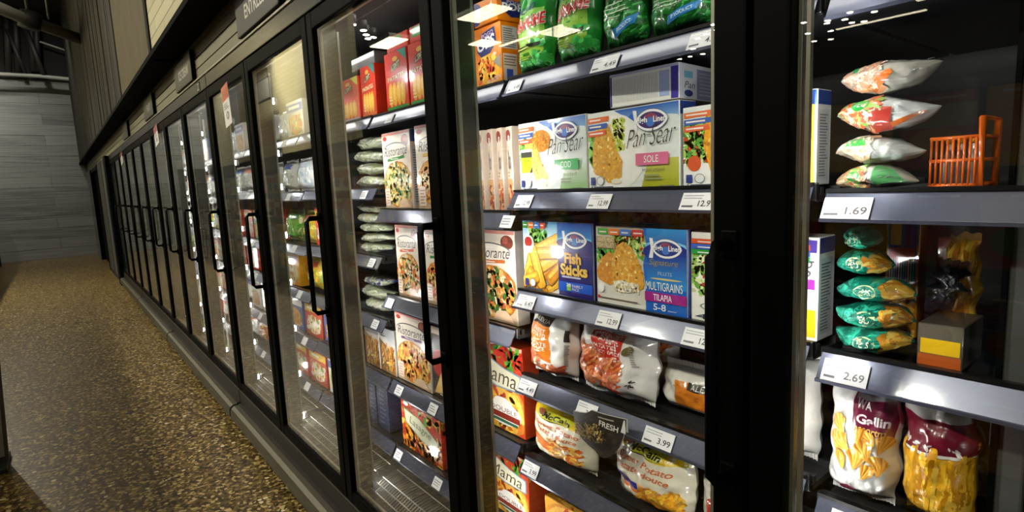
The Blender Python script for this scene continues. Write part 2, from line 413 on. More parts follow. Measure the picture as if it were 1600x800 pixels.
# end of the row: black column, grey panel, dark doorway
m = MB(); m.box(-10.95, -10.575, 0.66, 1.8, 0.0, 1.99, 'black_frame', bev=.006); struct(m, 'trim_4')
m = MB(); m.box(-13.2, -10.95, 0.69, 1.8, 0.06, 1.99, 'end_grey', bev=.004); m.box(-13.2, -10.95, 0.685, 1.8, 0, .06, 'groove'); m.box(-12.1, -12.06, .684, .7, .06, 1.99, 'groove'); struct(m, 'wall_right')
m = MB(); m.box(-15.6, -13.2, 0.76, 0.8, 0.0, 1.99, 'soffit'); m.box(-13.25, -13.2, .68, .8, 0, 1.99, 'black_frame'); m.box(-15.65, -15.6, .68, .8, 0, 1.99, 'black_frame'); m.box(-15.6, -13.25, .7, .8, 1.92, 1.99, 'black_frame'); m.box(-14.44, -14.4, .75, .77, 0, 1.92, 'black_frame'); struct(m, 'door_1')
m = MB(); m.box(-17.3, -15.65, 0.69, 1.8, 0.0, 1.99, 'end_boards'); struct(m, 'wall_right_far')
# steel under the roof at the far end
def ray_at(px, py, X):
    c = (px - 800.0, py - 400.0, FPX); w = [sum(AX[i][k] * c[k] for k in range(3)) for i in range(3)]; t = X / w[0]
    return Vector((X, w[1] * t, w[2] * t + HC))
t = empty('roof_pipe', ray_at(47, 33, -10), 'pale grey pipe running slantwise under the dark roof', 'pipe')
def kid(mb, name, parent):
    L = parent.location; mb.v = [(a - L.x, b - L.y, c - L.z) for a, b, c in mb.v]; return mb.build(name, parent)
A, B, Cc = ray_at(-30, 0, -9.4), ray_at(47, 33, -10), ray_at(140, 66, -10.8)
m = MB(); m.tube([A, B, Cc], .075, 'pipe', n=14); kid(m, 'pipe_run', t)
m = MB(); m.tube([B + Vector((.05, -.02, -.1)), B + Vector((.05, .02, .1))], .12, 'dark_steel', n=16); m.tube([B + Vector((0, 0, .05)), Vector((B.x, B.y, 5.6))], .03, 'dark_steel'); kid(m, 'hanger', t)
m = MB(); q = ray_at(76, 30, -10.2); m.tube([q, Vector((q.x, q.y, 5.6))], .012, 'pipe'); kid(m, 'hanger_rod', t)
t = empty('roof_truss', ray_at(60, 118, -16.6), 'dark steel roof truss with curved lower chord before boarded wall', 'truss')
m = MB(); m.tube([ray_at(-60, 114, -16.8), ray_at(0, 116, -16.8), ray_at(60, 119, -16.8), ray_at(110, 124, -16.8), ray_at(170, 118, -16.8)], .045, 'pipe', n=10); kid(m, 'bottom_chord', t)
m = MB(); m.tube([ray_at(38, 40, -16.8), ray_at(69, 118, -16.8)], .05, 'dark_steel'); kid(m, 'brace', t)
m = MB(); m.tube([ray_at(10, 45, -16.9), ray_at(40, 115, -16.9)], .04, 'dark_steel'); m.tube([ray_at(62, 65, -16.8), ray_at(118, 84, -16.8)], .02, 'pipe'); kid(m, 'tie', t)
m = MB()
for px in (8, 22, 46, 54): m.tube([ray_at(px, -8, -16.95), ray_at(px + 6, 112, -16.95)], .06, 'dark_steel')
kid(m, 'posts', t)
m = MB(); a, b = ray_at(-60, 117, -17.2), ray_at(175, -60, -17.2); m.box(-17.3, -17.22, a.y, 2.0, a.z, 5.6, 'ceiling'); struct(m, 'trim_5')
# ================================================================ freezer cases
SH = {1: (1.59, 1.31, 1.055, .826, .597, .30), 0: (1.59, 1.30, 1.05, .805, .55, .30), -1: (1.59, 1.30, 1.05, .805, .55, .30),
      2: (1.587, 1.258, .942, .617, .35), 3: (1.59, 1.335, 1.079, .839, .613, .353)}
for k in range(4, 14): SH[k] = (1.59, 1.33 + .012 * (k % 3 - 1), 1.07 - .015 * (k % 2), .83 + .01 * (k % 3), .60, .352)
YR = 0.92                                    # shelf front
def area(name, parent, loc, size, power, direction, sy=None, spread=PI, col=(1.0, 0.97, 0.92)):
    L = bpy.data.lights.new(name, 'AREA'); L.energy = power; L.color = col; L.spread = spread
    if sy: L.shape = 'RECTANGLE'; L.size = size; L.size_y = sy
    else: L.shape = 'DISK'; L.size = size
    o = bpy.data.objects.new(name, L); COL.objects.link(o); o.parent = parent; o.location = loc
    o.rotation_euler = Vector(direction).to_track_quat('-Z', 'Y').to_euler()
    return o
def make_case(ka, label):
    """three doors from mullion ka (left) to ka - 3 (right)"""
    x0, x1 = M[ka], M[ka - 3]
    root = empty('freezer_case', ((x0 + x1) / 2, YD, 0), label, 'freezer', 'glass door freezer cases in one row')
    K = lambda mb, n, p=root: (setattr(mb, 'v', [(a - root.location.x, b - root.location.y, c) for a, b, c in mb.v]), mb.build(n, p))[1]
    g = .006
    mb = MB(); mb.box(x0 + g, x1 - g, .705, 1.78, .105, .212, 'kick_black', bev=.004); K(mb, 'kickplate')
    mb = MB(); mb.box(x0 + .02, x1 - .02, .74, 1.7, 0, .11, 'soffit'); K(mb, 'base')
    mb = MB()                                 # bumper: half-round rail with end caps
    prof = [(.70, .035), (.668, .035), (.652, .048), (.645, .07), (.645, .098), (.652, .118), (.668, .13), (.70, .13)]
    for (a, b), (c, d) in zip(prof, prof[1:]): mb.poly([(x0 + .014, a, b), (x1 - .014, a, b), (x1 - .014, c, d), (x0 + .014, c, d)], 'bumper_metal', smooth=True)
    for xx in (x0 + .014, x1 - .014): mb.poly([(xx, a, b) for a, b in prof], 'bumper_metal')
    mb.box(x0 + .014, x1 - .014, .69, .71, .03, .135, 'kick_black'); K(mb, 'bumper')
    mb = MB(); mb.box(x0 + .002, x1 - .002, .712, .80, 1.914, 1.99, 'header_black', bev=.004); mb.box(x0 + .002, x1 - .002, .706, .715, 1.982, 1.992, 'aluminium', bev=.001); hd = K(mb, 'header')
    mb = MB(); mb.box(x0, x1, .80, 1.78, 1.90, 1.99, 'case_liner'); K(mb, 'roof_panel')
    mb = MB(); mb.box(x0, x1, 1.70, 1.78, .21, 1.9, 'case_liner'); K(mb, 'back_panel')
    mb = MB(); mb.box(x0, x1, .74, 1.70, .2, .225, 'case_liner'); K(mb, 'floor_pan')
    mb = MB(); mb.box(x1 - .032, x1 - .001, .742, .80, .225, 1.91, 'black_mullion', bev=.004); K(mb, 'mullion')
    for k in (ka, ka - 1, ka - 2):
        a, b = M[k], M[k - 1]
        # mullion on the left of each door, with its strip of LEDs at the back
        mb = MB(); mb.box(a - (.032 if k < ka else -.001), a + .032, .742, .80, .225, 1.91, 'black_mullion', bev=.004); mu = K(mb, 'mullion')
        mb = MB(); mb.box(a + .002 - (.03 if k < ka else 0), a + .03, .80, .807, .26, 1.86, 'aluminium')
        zs = (.27, .48, .70, .92, 1.14, 1.36, 1.51, 1.74)
        for z in zs: lo_ = .012 if k > 2 else .0; mb.box(a + lo_, a + lo_ + .014, .806, .816 if k > 2 else .81, z - .013, z + .013, 'led', bev=.0015); mb.box(a - .026 if k < ka else a + .004, a - .012 if k < ka else a + .01, .806, .811, z - .013, z + .013, 'led', bev=.002)
        K(mb, 'led_strip', mu)
        for sg, xx in ((1, a), (-1, a)):
            if k <= 4:
                for z in zs:
                    area('led_light', root, (xx + sg * .012 - root.location.x, .815 - YD, z), .034, LED_W, (sg * .52, .85, 0))
            else:
                area('led_light', root, (xx + sg * .012 - root.location.x, .815 - YD, 1.06), .03, LED_W * 8, (sg * .52, .85, 0), sy=1.55)
        area('top_fill_light', root, ((a + b) / 2 - root.location.x, .83 - YD, 1.885), b - a - .1, TOP_FILL_W, (0, .42, -.9), sy=.02)  # added light without a fitting, brightens the top shelves
        # door: black frame, double glazed pane with its bright spacer, pull handle
        l, r_, zb, zt = a + .004, b - .004, .216, 1.908; sw, sr = .047, .055
        mb = MB()
        mb.box(l, l + sw, .708, .74, zb, zt, 'black_frame', bev=.004); mb.box(r_ - sw, r_, .708, .74, zb, zt, 'black_frame', bev=.004)
        mb.box(l + sw - .004, r_ - sw + .004, .709, .74, zt - sr, zt - .001, 'black_frame', bev=.004); mb.box(l + sw - .004, r_ - sw + .004, .709, .74, zb + .001, zb + sr - .01, 'black_frame', bev=.004)
        dr = K(mb, 'door')
        gl, gr, gb, gt = l + sw - .006, r_ - sw + .006, zb + sr - .016, zt - sr + .006
        mb = MB(); mb.box(gl, gr, .718, .724, gb, gt, 'door_glass'); K(mb, 'glass_pane', dr)
        mb = MB()
        for i in (0, 1):
            o_ = .007 + i * .0095
            mb.box(gl + o_, gl + o_ + .005, .728, .736, gb, gt, 'aluminium'); mb.box(gr - o_ - .005, gr - o_, .728, .736, gb, gt, 'aluminium')
        mb.box(gl, gr, .728, .736, gt - .016, gt - .006, 'aluminium'); mb.box(gl, gr, .728, .736, gb + .012, gb + .02, 'aluminium')
        K(mb, 'glass_spacer', dr)
        mb = MB(); hx = r_ - .019
        mb.tube([(hx, .71, 1.243), (hx, .672, 1.243), (hx, .660, 1.23), (hx, .660, .925), (hx, .672, .912), (hx, .71, .912)], .0085, 'black_frame', n=8)
        mb.box(hx - .012, hx + .012, .7, .712, 1.225, 1.262, 'black_frame', bev=.003); mb.box(hx - .012, hx + .012, .7, .712, .893, .93, 'black_frame', bev=.003)
        K(mb, 'handle', dr)
        for z in SH[k]:
            mb = MB(); mb.box(a + .006, b - .006, YR + .008, 1.55, z - .024, z - .014, 'shelf_steel')
            n = 9
            for i in range(n): mb.box(a + .006, b - .006, YR + .02 + i * .07, YR + .03 + i * .07, z - .015, z - .001, 'shelf_steel')
            mb.box(a + .006, b - .006, YR + .004, YR + .014, z - .022, z + .006, 'rail_lip', bev=.002); sh = K(mb, 'shelf')
            mb = MB(); y0, y1, zl, zh = YR - .022, YR + .002, z - .04, z + .001
            mb.grid([(a + .01, y0, zl), (b - .01, y0, zl), (b - .01, y1, zh), (a + .01, y1, zh), (a + .01, y0 + .003, zl), (b - .01, y0 + .003, zl), (b - .01, y1 + .003, zh), (a + .01, y1 + .003, zh)],
                    [(0, 1, 2, 3), (5, 4, 7, 6), (4, 0, 3, 7), (1, 5, 6, 2), (3, 2, 6, 7), (4, 5, 1, 0)], 'rail')
            mb.box(a + .01, b - .01, y0 - .003, y0 + .002, zl - .002, zl + .003, 'rail'); mb.box(a + .01, b - .01, y1 - .003, y1 + .003, zh, zh + .006, 'rail_lip')
            if k >= 4:                        # paper tickets in the far rails
                rr = random.Random(int(z * 1000) + k)
                for i in range(3):
                    tx = a + .06 + i * .24 + rr.uniform(0, .05)
                    f = lambda s, e=.001: (y0 + (y1 - y0) * s - e, zl + (zh - zl) * s)
                    mb.poly([(tx, *f(.08)), (tx + .065, *f(.08)), (tx + .065, *f(.92)), (tx, *f(.92))], 'matte', lin('#d8d8d6'))
            K(mb, 'price_rail', sh)
        mb = MB()                             # wire return-air grille at the foot of the opening
        for i in range(46):
            xx = a + .04 + i * (b - a - .08) / 45
            mb.tube([(xx, .79, .236), (xx, .84, .262), (xx, .90, .268)], .0016, 'grille', n=5)
        for yy, zz in ((.79, .236), (.815, .249), (.84, .262), (.90, .268)): mb.tube([(a + .03, yy, zz), (b - .03, yy, zz)], .0022, 'grille', n=6)
        K(mb, 'vent_grille')
    return root, hd
CASES = [(1, 'nearest black freezer case, holding edamame bags and boxed fish'),
         (4, 'second black freezer case from the camera, below the ENTREES sign'),
         (7, 'third black freezer case along the row, below the ICE CREAM sign'),
         (10, 'fourth black freezer case along the row, mostly reflecting the aisle'),
         (13, 'farthest black freezer case, at the dark end of the row')]
HDR = {}
for ka, lb in CASES: HDR[ka] = make_case(ka, lb)
# door number on the header, and hanging tags on the panes
def flat_card(name, w, h, base, art, label, cat, loc, rot=(0, 0, 0), t=.0012, group=None, mat='matte'):
    mb = MB(); mb.box(-w / 2, w / 2, 0, t, 0, h, mat, H(base))
    if art: art.put(mb, lambda u, v, q: (-w / 2 + u * w, -q, v * h), .0002)
    return place(mb, name, label, cat, loc, rot, group)
a = Art(.05, .03); a.text('22', .1, .1, .9, .9, '#d8d4c0')
X, Z = at(310, 140, .71)
flat_card('door_number', .075, .05, '#1c1712', a, 'small pale 22 on the black header beside ICE CREAM sign', 'sign', (X, .7095, Z - .01))
# category signs on the slatted panel
def cat_sign(xa, xb, txt, label, u=(.4, .8)):
    w, h = xb - xa, .162; a = Art(w, h)
    if txt: a.text(txt, u[0], .3, u[1], .64, '#f4f0e0', 0, .02)
    mb = MB(); mb.box(-w / 2, w / 2, 0, .02, 0, h, 'sign_grey', bev=.003)
    a.put(mb, lambda u_, v, q: (-w / 2 + u_ * w, -q, v * h), .0003)
    mb.box(w / 2 - .014, w / 2 + .004, -.001, .021, 0, h + .002, 'black_frame')
    return place(mb, 'category_sign', label, 'sign', ((xa + xb) / 2, .695, 1.996))
cat_sign(-2.70, -2.12, 'ENTREES', 'grey sign reading ENTREES above the freezer doors', (.24, .72))
cat_sign(-4.285, -3.73, 'ICE CREAM', 'grey sign reading ICE CREAM on the slatted panel', (.26, .82))
cat_sign(-5.93, -5.36, 'FRUIT', 'grey sign with a blurred short word beyond ICE CREAM sign', (.4, .75))
cat_sign(-7.93, -7.36, None, 'farthest plain grey sign on the slatted panel')
cat_sign(-2.06, -1.5, None, 'grey sign cut by the top edge, right of ENTREES sign')
# orange and white tickets stuck to the panes
def ticket(px, py, Y, label, w=.09, s=1.0, tilt=-.12):
    X, Z = at(px, py, Y); a = Art(w, .30 * s)
    a.rect(0, .64, 1, 1, '#d8421c'); a.text('SALE', .12, .72, .88, .9, '#7a1408'); a.lines(.15, .42, .85, .58, 3, '#9a9a96'); a.ell(.55, .25, .2, .1, '#8a8a88'); a.ell(.55, .25, .12, .06, '#dcdcd8')
    return flat_card('sale_ticket', w, .30 * s, '#d5d4cc', a, label, 'ticket', (X, Y, Z), (0, tilt, 0))
ticket(358, 196, .70, 'orange and white paper ticket on the glass below ICE CREAM sign', .13, .64)
ticket(246, 226, .70, 'orange paper ticket on a far door left of the nearer ticket', .2, .5)
ticket(191, 256, .70, 'farthest small orange paper ticket high on the last doors', .25, .45)
# ================================================================ across the aisle (seen mirrored in the doors)
t = empty('gondola_shelf', (-6.8, -1.5, 0), 'long dark grocery shelf across the aisle, facing the freezers', 'shelf')
L = t.location
mb = MB(); mb.box(-16.4, 3.2, -1.9, -1.1, 0, .16, 'gondola', bev=.006); kid(mb, 'base', t)
mb = MB(); mb.box(-16.4, 3.2, -1.9, -1.86, .16, 2.0, 'gondola'); kid(mb, 'back_panel', t)
for z in (.16, .55, .92, 1.28, 1.64):
    mb = MB(); mb.box(-16.4, 3.2, -1.86, -1.12, z, z + .03, 'gondola'); mb.box(-16.4, 3.2, -1.12, -1.108, z - .01, z + .035, 'dark_steel'); kid(mb, 'shelf_board', t)
mb = MB(); mb.box(-16.46, -16.4, -1.9, -1.05, 0, 2.0, 'gondola'); kid(mb, 'end_panel', t)
rr = random.Random(8)
pal = ['#b02a22', '#d8a41c', '#e0c040', '#c8c0a8', '#3a5a9a', '#8a5a2a', '#a83a4a', '#4a7a4a', '#d88a2a', '#d8d4c8', '#7a2a2a', '#5a4a8a']
pool = []
for i in range(12):
    a = Art(.24, .28, i); c2 = pal[(i * 5 + 3) % 12]
    a.rect(0, .55, 1, .85, c2); a.ell(.5, .35, .36, .2, pal[(i * 7 + 1) % 12]); a.lines(.15, .9, .85, .98, 1, '#e8e4d8')
    pool.append(carton_mesh(.24, .2, .28, pal[i], a).mesh('grocery_carton'))
for zi, z in enumerate((.192, .582, .952, 1.312)):
    x = -13.0
    while x < 1.6:
        i = rr.choice((0, 1, 2, 2, 1, 8, 3, 9)) if zi == 3 else rr.randrange(12)
        o = place(pool[i], 'grocery_carton', 'grocery carton on the shelves across the aisle', 'carton', (x, -1.14, z), (0, 0, PI), 'cartons on the shelves across the aisle')
        x += .262
# hanging aisle sign seen back to front in the glass
a = Art(.68, .36); a.text('CRACKERS & BISCUITS', .06, .56, .94, .78, '#b8b4a4'); a.text('BREAKFAST CEREAL', .1, .2, .9, .42, '#b8b4a4')
mb = MB(); mb.box(-.36, .36, 0, .03, 0, .36, 'sign_grey', bev=.004); a.put(mb, lambda u, v, q: (-.34 + u * .68, -q, v * .36), .0004)
s = empty('aisle_sign', (-3.64, -2.28, 1.9), 'hanging dark aisle sign reading BREAKFAST CEREAL, mirrored in glass', 'sign')
o = mb.build('sign_board', s); o.rotation_euler = (0, 0, PI)
mb = MB(); mb.tube([(-.3, 0, .36), (-.3, 0, 3.7)], .006, 'dark_steel'); mb.tube([(.3, 0, .36), (.3, 0, 3.7)], .006, 'dark_steel'); mb.build('hanging_wire', s)
s = empty('aisle_sign', (-11.9, -2.0, 3.1), 'grey hanging sign before the pale tiled wall, mirrored in glass', 'sign')
mb = MB(); mb.box(-.45, .45, -.02, .02, 0, .42, 'dark_steel', bev=.005); mb.box(-.42, .42, .02, .024, .03, .39, 'pipe'); mb.build('sign_board', s)
mb = MB(); mb.tube([(-.3, 0, .42), (-.3, 0, 2.5)], .006, 'dark_steel'); mb.tube([(.3, 0, .42), (.3, 0, 2.5)], .006, 'dark_steel'); mb.build('hanging_wire', s)
# slanting grey display board at the left edge
X0 = Vector((-3.86, -.34, 0))
t = empty('display_board', X0, 'grey leaning display board at the left edge of aisle floor', 'board')
mb = MB(); mb.box(0, .02, -.6, 0, 0.02, .98, 'end_grey', bev=.004); mb.box(.018, .03, -.05, -.015, .05, .95, 'pipe', bev=.002)
mb.v = [(x, y + z * .052, z) for x, y, z in mb.v]; mb.build('panel', t)
mb = MB(); mb.box(-.12, .14, -.62, .0, 0, .025, 'dark_steel', bev=.004); mb.build('foot', t)
# ================================================================ lamps
def troffer(x, y, z, lx, ly, label):
    t = empty('ceiling_light', (x, y, z), label, 'lamp', 'fluorescent ceiling lights')
    mb = MB(); mb.box(-lx / 2 - .03, lx / 2 + .03, -ly / 2 - .03, ly / 2 + .03, .02, .09, 'pipe', bev=.01); mb.tube([(0, 0, .09), (0, 0, 5.6 - z)], .01, 'dark_steel'); mb.build('housing', t)
    mb = MB(); mb.box(-lx / 2, lx / 2, -ly / 2, ly / 2, 0, .03, 'lamp', bev=.006); mb.build('diffuser', t)
troffer(-8.2, -4.7, 4.2, 1.0, .45, 'fluorescent ceiling light mirrored at top of the nearest full door')
troffer(-9.9, -5.95, 4.2, .5, .5, 'square ceiling light mirrored beside the orange cereal cartons')
troffer(-9.0, -6.4, 4.2, 1.9, .07, 'thin tube light mirrored across the orange cereal cartons')
troffer(-8.45, -6.75, 4.2, .6, .5, 'square ceiling light mirrored over the green bags')
troffer(-10.8, -4.2, 4.2, .9, .4, 'ceiling light mirrored over the red potato cartons')
troffer(-4.6, -11.9, 4.2, 1.6, .08, 'long thin tube light mirrored in the right door')
troffer(-2.9, -11.0, 4.2, 1.6, .1, 'tube light mirrored at the top right corner')
rr = random.Random(12); spm = MB(); spm.tube([(0, 0, 0), (0, 0, .16)], .07, 'dark_steel', n=12); sp_me = spm.mesh('housing')
spm = MB(); spm.tube([(0, 0, -.012), (0, 0, .004)], .055, 'lamp_small', n=12); sl_me = spm.mesh('bulb')
for px, py in ((1238, 50), (1256, 35), (1262, 52), (1292, 36), (1298, 48), (1298, 61), (1320, 30), (1328, 19), (1331, 35), (1350, 33), (1356, 56), (1366, 18), (1325, 68), (1365, 66), (1248, 75), (1272, 64), (1240, 65), (1293, 32),
               (1062, 92), (1078, 88), (1083, 76), (1098, 84), (1103, 53), (1115, 38), (1120, 46), (1090, 60), (543, 30), (551, 38), (568, 47), (572, 54), (575, 60), (583, 58)):
    z = 4.1; w = [sum(AX[i][k] * (px - 800.0, py - 400.0, FPX)[k] for k in range(3)) for i in range(3)]; q = (z - HC) / w[2]
    t = empty('spot_lamp', (w[0] * q, 2 * YD - w[1] * q, z), 'small round spot lamp under the dark roof, mirrored in glass', 'lamp', 'spot lamps under the roof')
    for nm, me in (('housing', sp_me), ('bulb', sl_me)):
        o = bpy.data.objects.new(nm, me); COL.objects.link(o); o.parent = t
for x, y, p in ((-1.0, -.5, AISLE_W), (1.8, -.5, AISLE_W * .6), (-4.6, -.3, AISLE_W), (-8.2, -.75, AISLE_W), (-13.5, -.85, AISLE_W * 1.2)):  # invented lamps, kept out of view, that light the aisle floor
    z = 4.9
    t = empty('aisle_fill_lamp', (x, y, z), 'added unseen pendant lamp lighting the freezer aisle floor', 'lamp', 'added unseen lamps over the freezer aisle')
    mb = MB(); mb.tube([(0, 0, .02), (0, 0, .1), (0, 0, .25), (0, 0, .3)], [.22, .2, .08, .03], 'dark_steel', n=20); mb.tube([(0, 0, .3), (0, 0, 5.6 - z)], .01, 'dark_steel'); mb.build('shade', t)
    area('aisle_fill_light', t, (0, 0, -.01), .34, p, (0, 0, -1), spread=math.radians(130), col=(1.0, .84, .56))
t = empty('wall_washer', (-11.0, -1.75, 4.5), 'spot lamp washing the pale tiled wall across the aisle', 'lamp')
mb = MB(); mb.tube([(0, 0, 0), (0, 0, .2)], .09, 'dark_steel', n=14); mb.tube([(0, 0, .2), (0, 0, 1.1)], .012, 'dark_steel'); mb.build('housing', t)
area('wash_light', t, (0, 0, -.01), .14, 300, (.1, -.25, -1), spread=math.radians(140), col=(1.0, .93, .76))
t = empty('wall_washer', (-15.4, -1.75, 5.0), 'added unseen lamp brightening the end wall above the grocery shelf', 'lamp')  # added to brighten the end wall mirrored in the far doors
mb = MB(); mb.tube([(0, 0, 0), (0, 0, .2)], .09, 'dark_steel', n=14); mb.tube([(0, 0, .2), (0, 0, .6)], .012, 'dark_steel'); mb.build('housing', t)
area('wash_light', t, (0, 0, -.01), .2, 60, (-.9, 0, -1), spread=math.radians(90), col=(1.0, .96, .86))
t = empty('wall_washer', (-14.6, -.2, 5.2), 'added unseen lamp brightening the boarded end wall', 'lamp')  # invented lamp above the view, lifts the end wall
mb = MB(); mb.tube([(0, 0, 0), (0, 0, .2)], .09, 'dark_steel', n=14); mb.tube([(0, 0, .2), (0, 0, .4)], .012, 'dark_steel'); mb.build('housing', t)
area('wash_light', t, (0, 0, -.01), .2, 42, (-.75, 0, -1), spread=math.radians(120), col=(1.0, .95, .86))
for x in (-9.0, -5.5, -2.0, 1.5):  # added lamps clear of view and glass, brightening slats and upper wall
    t = empty('unseen_fill_lamp', (x, -4.0, 5.25), 'added unseen lamp brightening the slatted panel and upper wall', 'lamp', 'added unseen lamps over the next aisle')
    mb = MB(); mb.tube([(0, 0, .02), (0, 0, .1), (0, 0, .28), (0, 0, .35)], [.3, .27, .1, .04], 'dark_steel', n=20); mb.build('shade', t)
    area('unseen_fill_light', t, (0, 0, -.01), .5, STORE_FILL_W, (0, .5, -1), spread=math.radians(160), col=(1.0, .94, .8))
# ================================================================ goods in the cases
YF = 0.945
rng = random.Random(21)
def unit_clamp(X0, X1):
    """keep a package on its own shelf bay"""
    xc = (X0 + X1) / 2; k = next(k for k in range(-1, 14) if M[k] <= xc); w = X1 - X0
    lo, hi = M[k] + .009, M[k - 1] - .009
    if X0 < lo: X0 = lo
    if X1 > hi: X1 = hi
    return (X0, X1) if X1 - X0 > .7 * w else ((lo, lo + w) if X0 == lo else (hi - w, hi))
def box_px(name, label, cat, xl, xr, yt, yb, z, art, base='#f2f2ee', d=.06, yf=YF, side=None, top=None, rot=0.0, group=None, h=None):
    """carton standing on the shelf at height z; its width and height read off the photo at the plane yf"""
    ym = (yt + yb) / 2; X0, X1 = unit_clamp(at(xl, ym, yf)[0], at(xr, ym, yf)[0])
    h = h or at((xl + xr) / 2, yt, yf)[1] - z; w = X1 - X0
    a = art(w, h) if art else None
    mb = carton_mesh(w, d, h, base, a, side(d, h) if side else None, top(w, d) if top else None)
    return place(mb, name, label, cat, ((X0 + X1) / 2, yf, z + .0015), (0, 0, rot), group)
def bag_px(name, label, cat, xl, xr, yt, yb, z, t, base, art, seed, yf=YF, lean=0.0, yaw=0.0, roll=0.0, h=None, group=None, **k):
    ym = (yt + yb) / 2; yc = yf + t * .32; X0, X1 = unit_clamp(at(xl, ym, yc)[0], at(xr, ym, yc)[0]); w = X1 - X0
    h = h or at((xl + xr) / 2, yt, yc)[1] - z
    mb = bag_mesh(w, h - .02, t, base, art(w, h) if art else None, seed, **k)
    return place(mb, name, label, cat, ((X0 + X1) / 2, yc, z + .002), (lean, roll, yaw), group)
# ---------------------------------------------------------------- artwork
GOLD = ['#e8ac3c', '#dc9a2c', '#f2c458', '#c98420', '#f8d880']
GREENS = ['#58a83c', '#74c048', '#3f8a34', '#98d060']
def crumb_fill(a, P, base, n=240, u=(0, 1), v=(0, 1), inside=None):
    a.poly(P, base, 'crumb')
    a.scatter(u[0], v[0], u[1], v[1], n, GOLD, .016, .02, inside=inside or (lambda x, y: inpoly(P, x, y)))
def inpoly(P, x, y):
    c = False; j = len(P) - 1
    for i in range(len(P)):
        if (P[i][1] > y) != (P[j][1] > y) and x < (P[j][0] - P[i][0]) * (y - P[i][1]) / (P[j][1] - P[i][1]) + P[i][0]: c = not c
        j = i
    return c
def ribbons(a, u0=.01, u1=.26, v=.87, dv=.075, cols=('#e2703a', '#3f62b0', '#e2603c')):
    for i, c in enumerate(cols):
        y = v - i * dv - (.012 * i); a.poly([(u0, y), (u1 - i * .015, y + .012), (u1 - i * .015, y + dv), (u0, y + dv - .006)], c); a.lines(u0 + .02, y + dv * .3, u1 - .03, y + dv * .75, 1, '#f4e8dc', .6)
def badge(a):
    a.rect(.03, .055, .085, .16, '#2c3c86'); a.ell(.15, .11, .045, .06, '#8a8e96'); a.ell(.15, .11, .038, .05, '#eef0ee'); a.text('4', .03, .005, .055, .05, '#20304a'); a.lines(.07, .005, .38, .04, 1, '#4a5464', .7)
def pan_sear(kind):
    def f(w, h):
        a = Art(w, h, len(kind))
        a.rect(0, 0, 1, 1, '#e3ebe8')
        a.grad(.25, .8, 1, 1, '#8fc0e8', '#2a5cb8'); a.poly([(.25, .8), (.6, .8), (.45, .9), (.32, 1), (.25, 1)], '#e8efee'); a.ell(.82, .72, .34, .15, '#dfe9e6'); a.poly([(.42, .84), (.52, .93), (.6, .86), (.56, .8)], '#2f6ad0')
        lo, hi = {'COD': ('#8fbf74', '#d3e2cc'), 'SOLE': ('#a9ad12', '#c9cc62'), 'HAD': ('#e0d080', '#efe8c0')}[kind]
        a.L += 1
        for i in range(10):
            t = i / 10; e0 = .6 + .1 * t; A, B = H(lo), H(hi); a.rect(e0 + .02 * (1 - t), .36 * t, 1, .36 * (t + .1), tuple(A[q] + (B[q] - A[q]) * t for q in range(4)), up=False)
        a.ell(.24, .46, .44, .52, '#eef0ea'); a.ell(.24, .46, .41, .49, '#f6f6f2')
        if kind == 'COD':
            a.scatter(.02, .45, .2, .75, 40, GREENS, .04, .05); a.ell(.36, .72, .15, .16, '#d88a20', 'crumb'); a.scatter(.24, .6, .48, .86, 120, ['#e09028', '#d07818', '#f0b040'], .014, .018, inside=lambda x, y: ((x - .36) / .15) ** 2 + ((y - .72) / .16) ** 2 < 1)
            crumb_fill(a, [(.1, .7), (.22, .78), (.3, .62), (.36, .42), (.46, .2), (.4, .1), (.28, .12), (.22, .28), (.12, .5)], '#e8c25a', 160); a.ell(.36, .12, .09, .06, '#f4efd8')
            a.rect(.03, .26, .22, .62, '#f4f4f0'); a.rect(.035, .27, .215, .5, '#c2d820'); a.rect(.035, .5, .215, .58, '#3a3c34'); a.text('FRESH', .08, .42, .17, .48, '#5a6a10'); a.text('CATCH', .08, .34, .17, .4, '#5a6a10'); a.poly([(.215, .27), (.215, .36), (.17, .27)], '#2c2c28')
        elif kind == 'SOLE':
            a.scatter(.3, .5, .43, .88, 110, ['#d8e060', '#b8d040', '#e8ea90', '#f0f2c0'], .028, .03, mat='card'); a.scatter(.02, .3, .1, .7, 30, GREENS, .03, .06)
            crumb_fill(a, [(.18, .86), (.26, .84), (.3, .7), (.34, .52), (.41, .36), (.4, .16), (.33, .08), (.24, .08), (.18, .16), (.08, .2), (.05, .34), (.07, .6), (.1, .78)], '#d8a238', 420); a.ell(.34, .1, .06, .035, '#efe6c8')
        else:
            a.scatter(.0, .3, .2, .8, 200, GREENS + ['#b8d868', '#d84a2a'], .03, .03, mat='card'); crumb_fill(a, [(.2, .9), (.4, .95), (.55, .8), (.6, .3), (.4, .15), (.24, .2), (.18, .5)], '#eaa21c', 200); a.ell(.1, .3, .06, .1, '#d8562a'); a.rect(.9, 0, .99, .85, '#e8c040'); a.rect(.9, .85, .99, 1, '#24408c')
        ribbons(a); badge(a)
        if kind == 'HAD': return a
        a.logo(.73, .82, .155, '#46306e')
        a.text('Pan', .47, .5, .68, .72, '#38382f', .45, -.012, .03); a.rect(.69, .645, .735, .655, '#38382f'); a.text('Sear', .72, .52, .985, .76, '#38382f', .45, -.012, .03)
        a.rect(.57, .285, .91, .43, '#17a347' if kind == 'COD' else '#dc6c96'); a.text(kind, .66, .315, .81, .4, '#e8fff0', 0, .0)
        a.text('lemon pepper' if kind == 'SOLE' else 'breaded', .64, .2, .88, .25, '#6a7048'); a.lines(.66, .1, .86, .18, 2, '#8a9478'); a.lines(.82, .015, .97, .045, 1, '#7a8468')
        return a
    return f
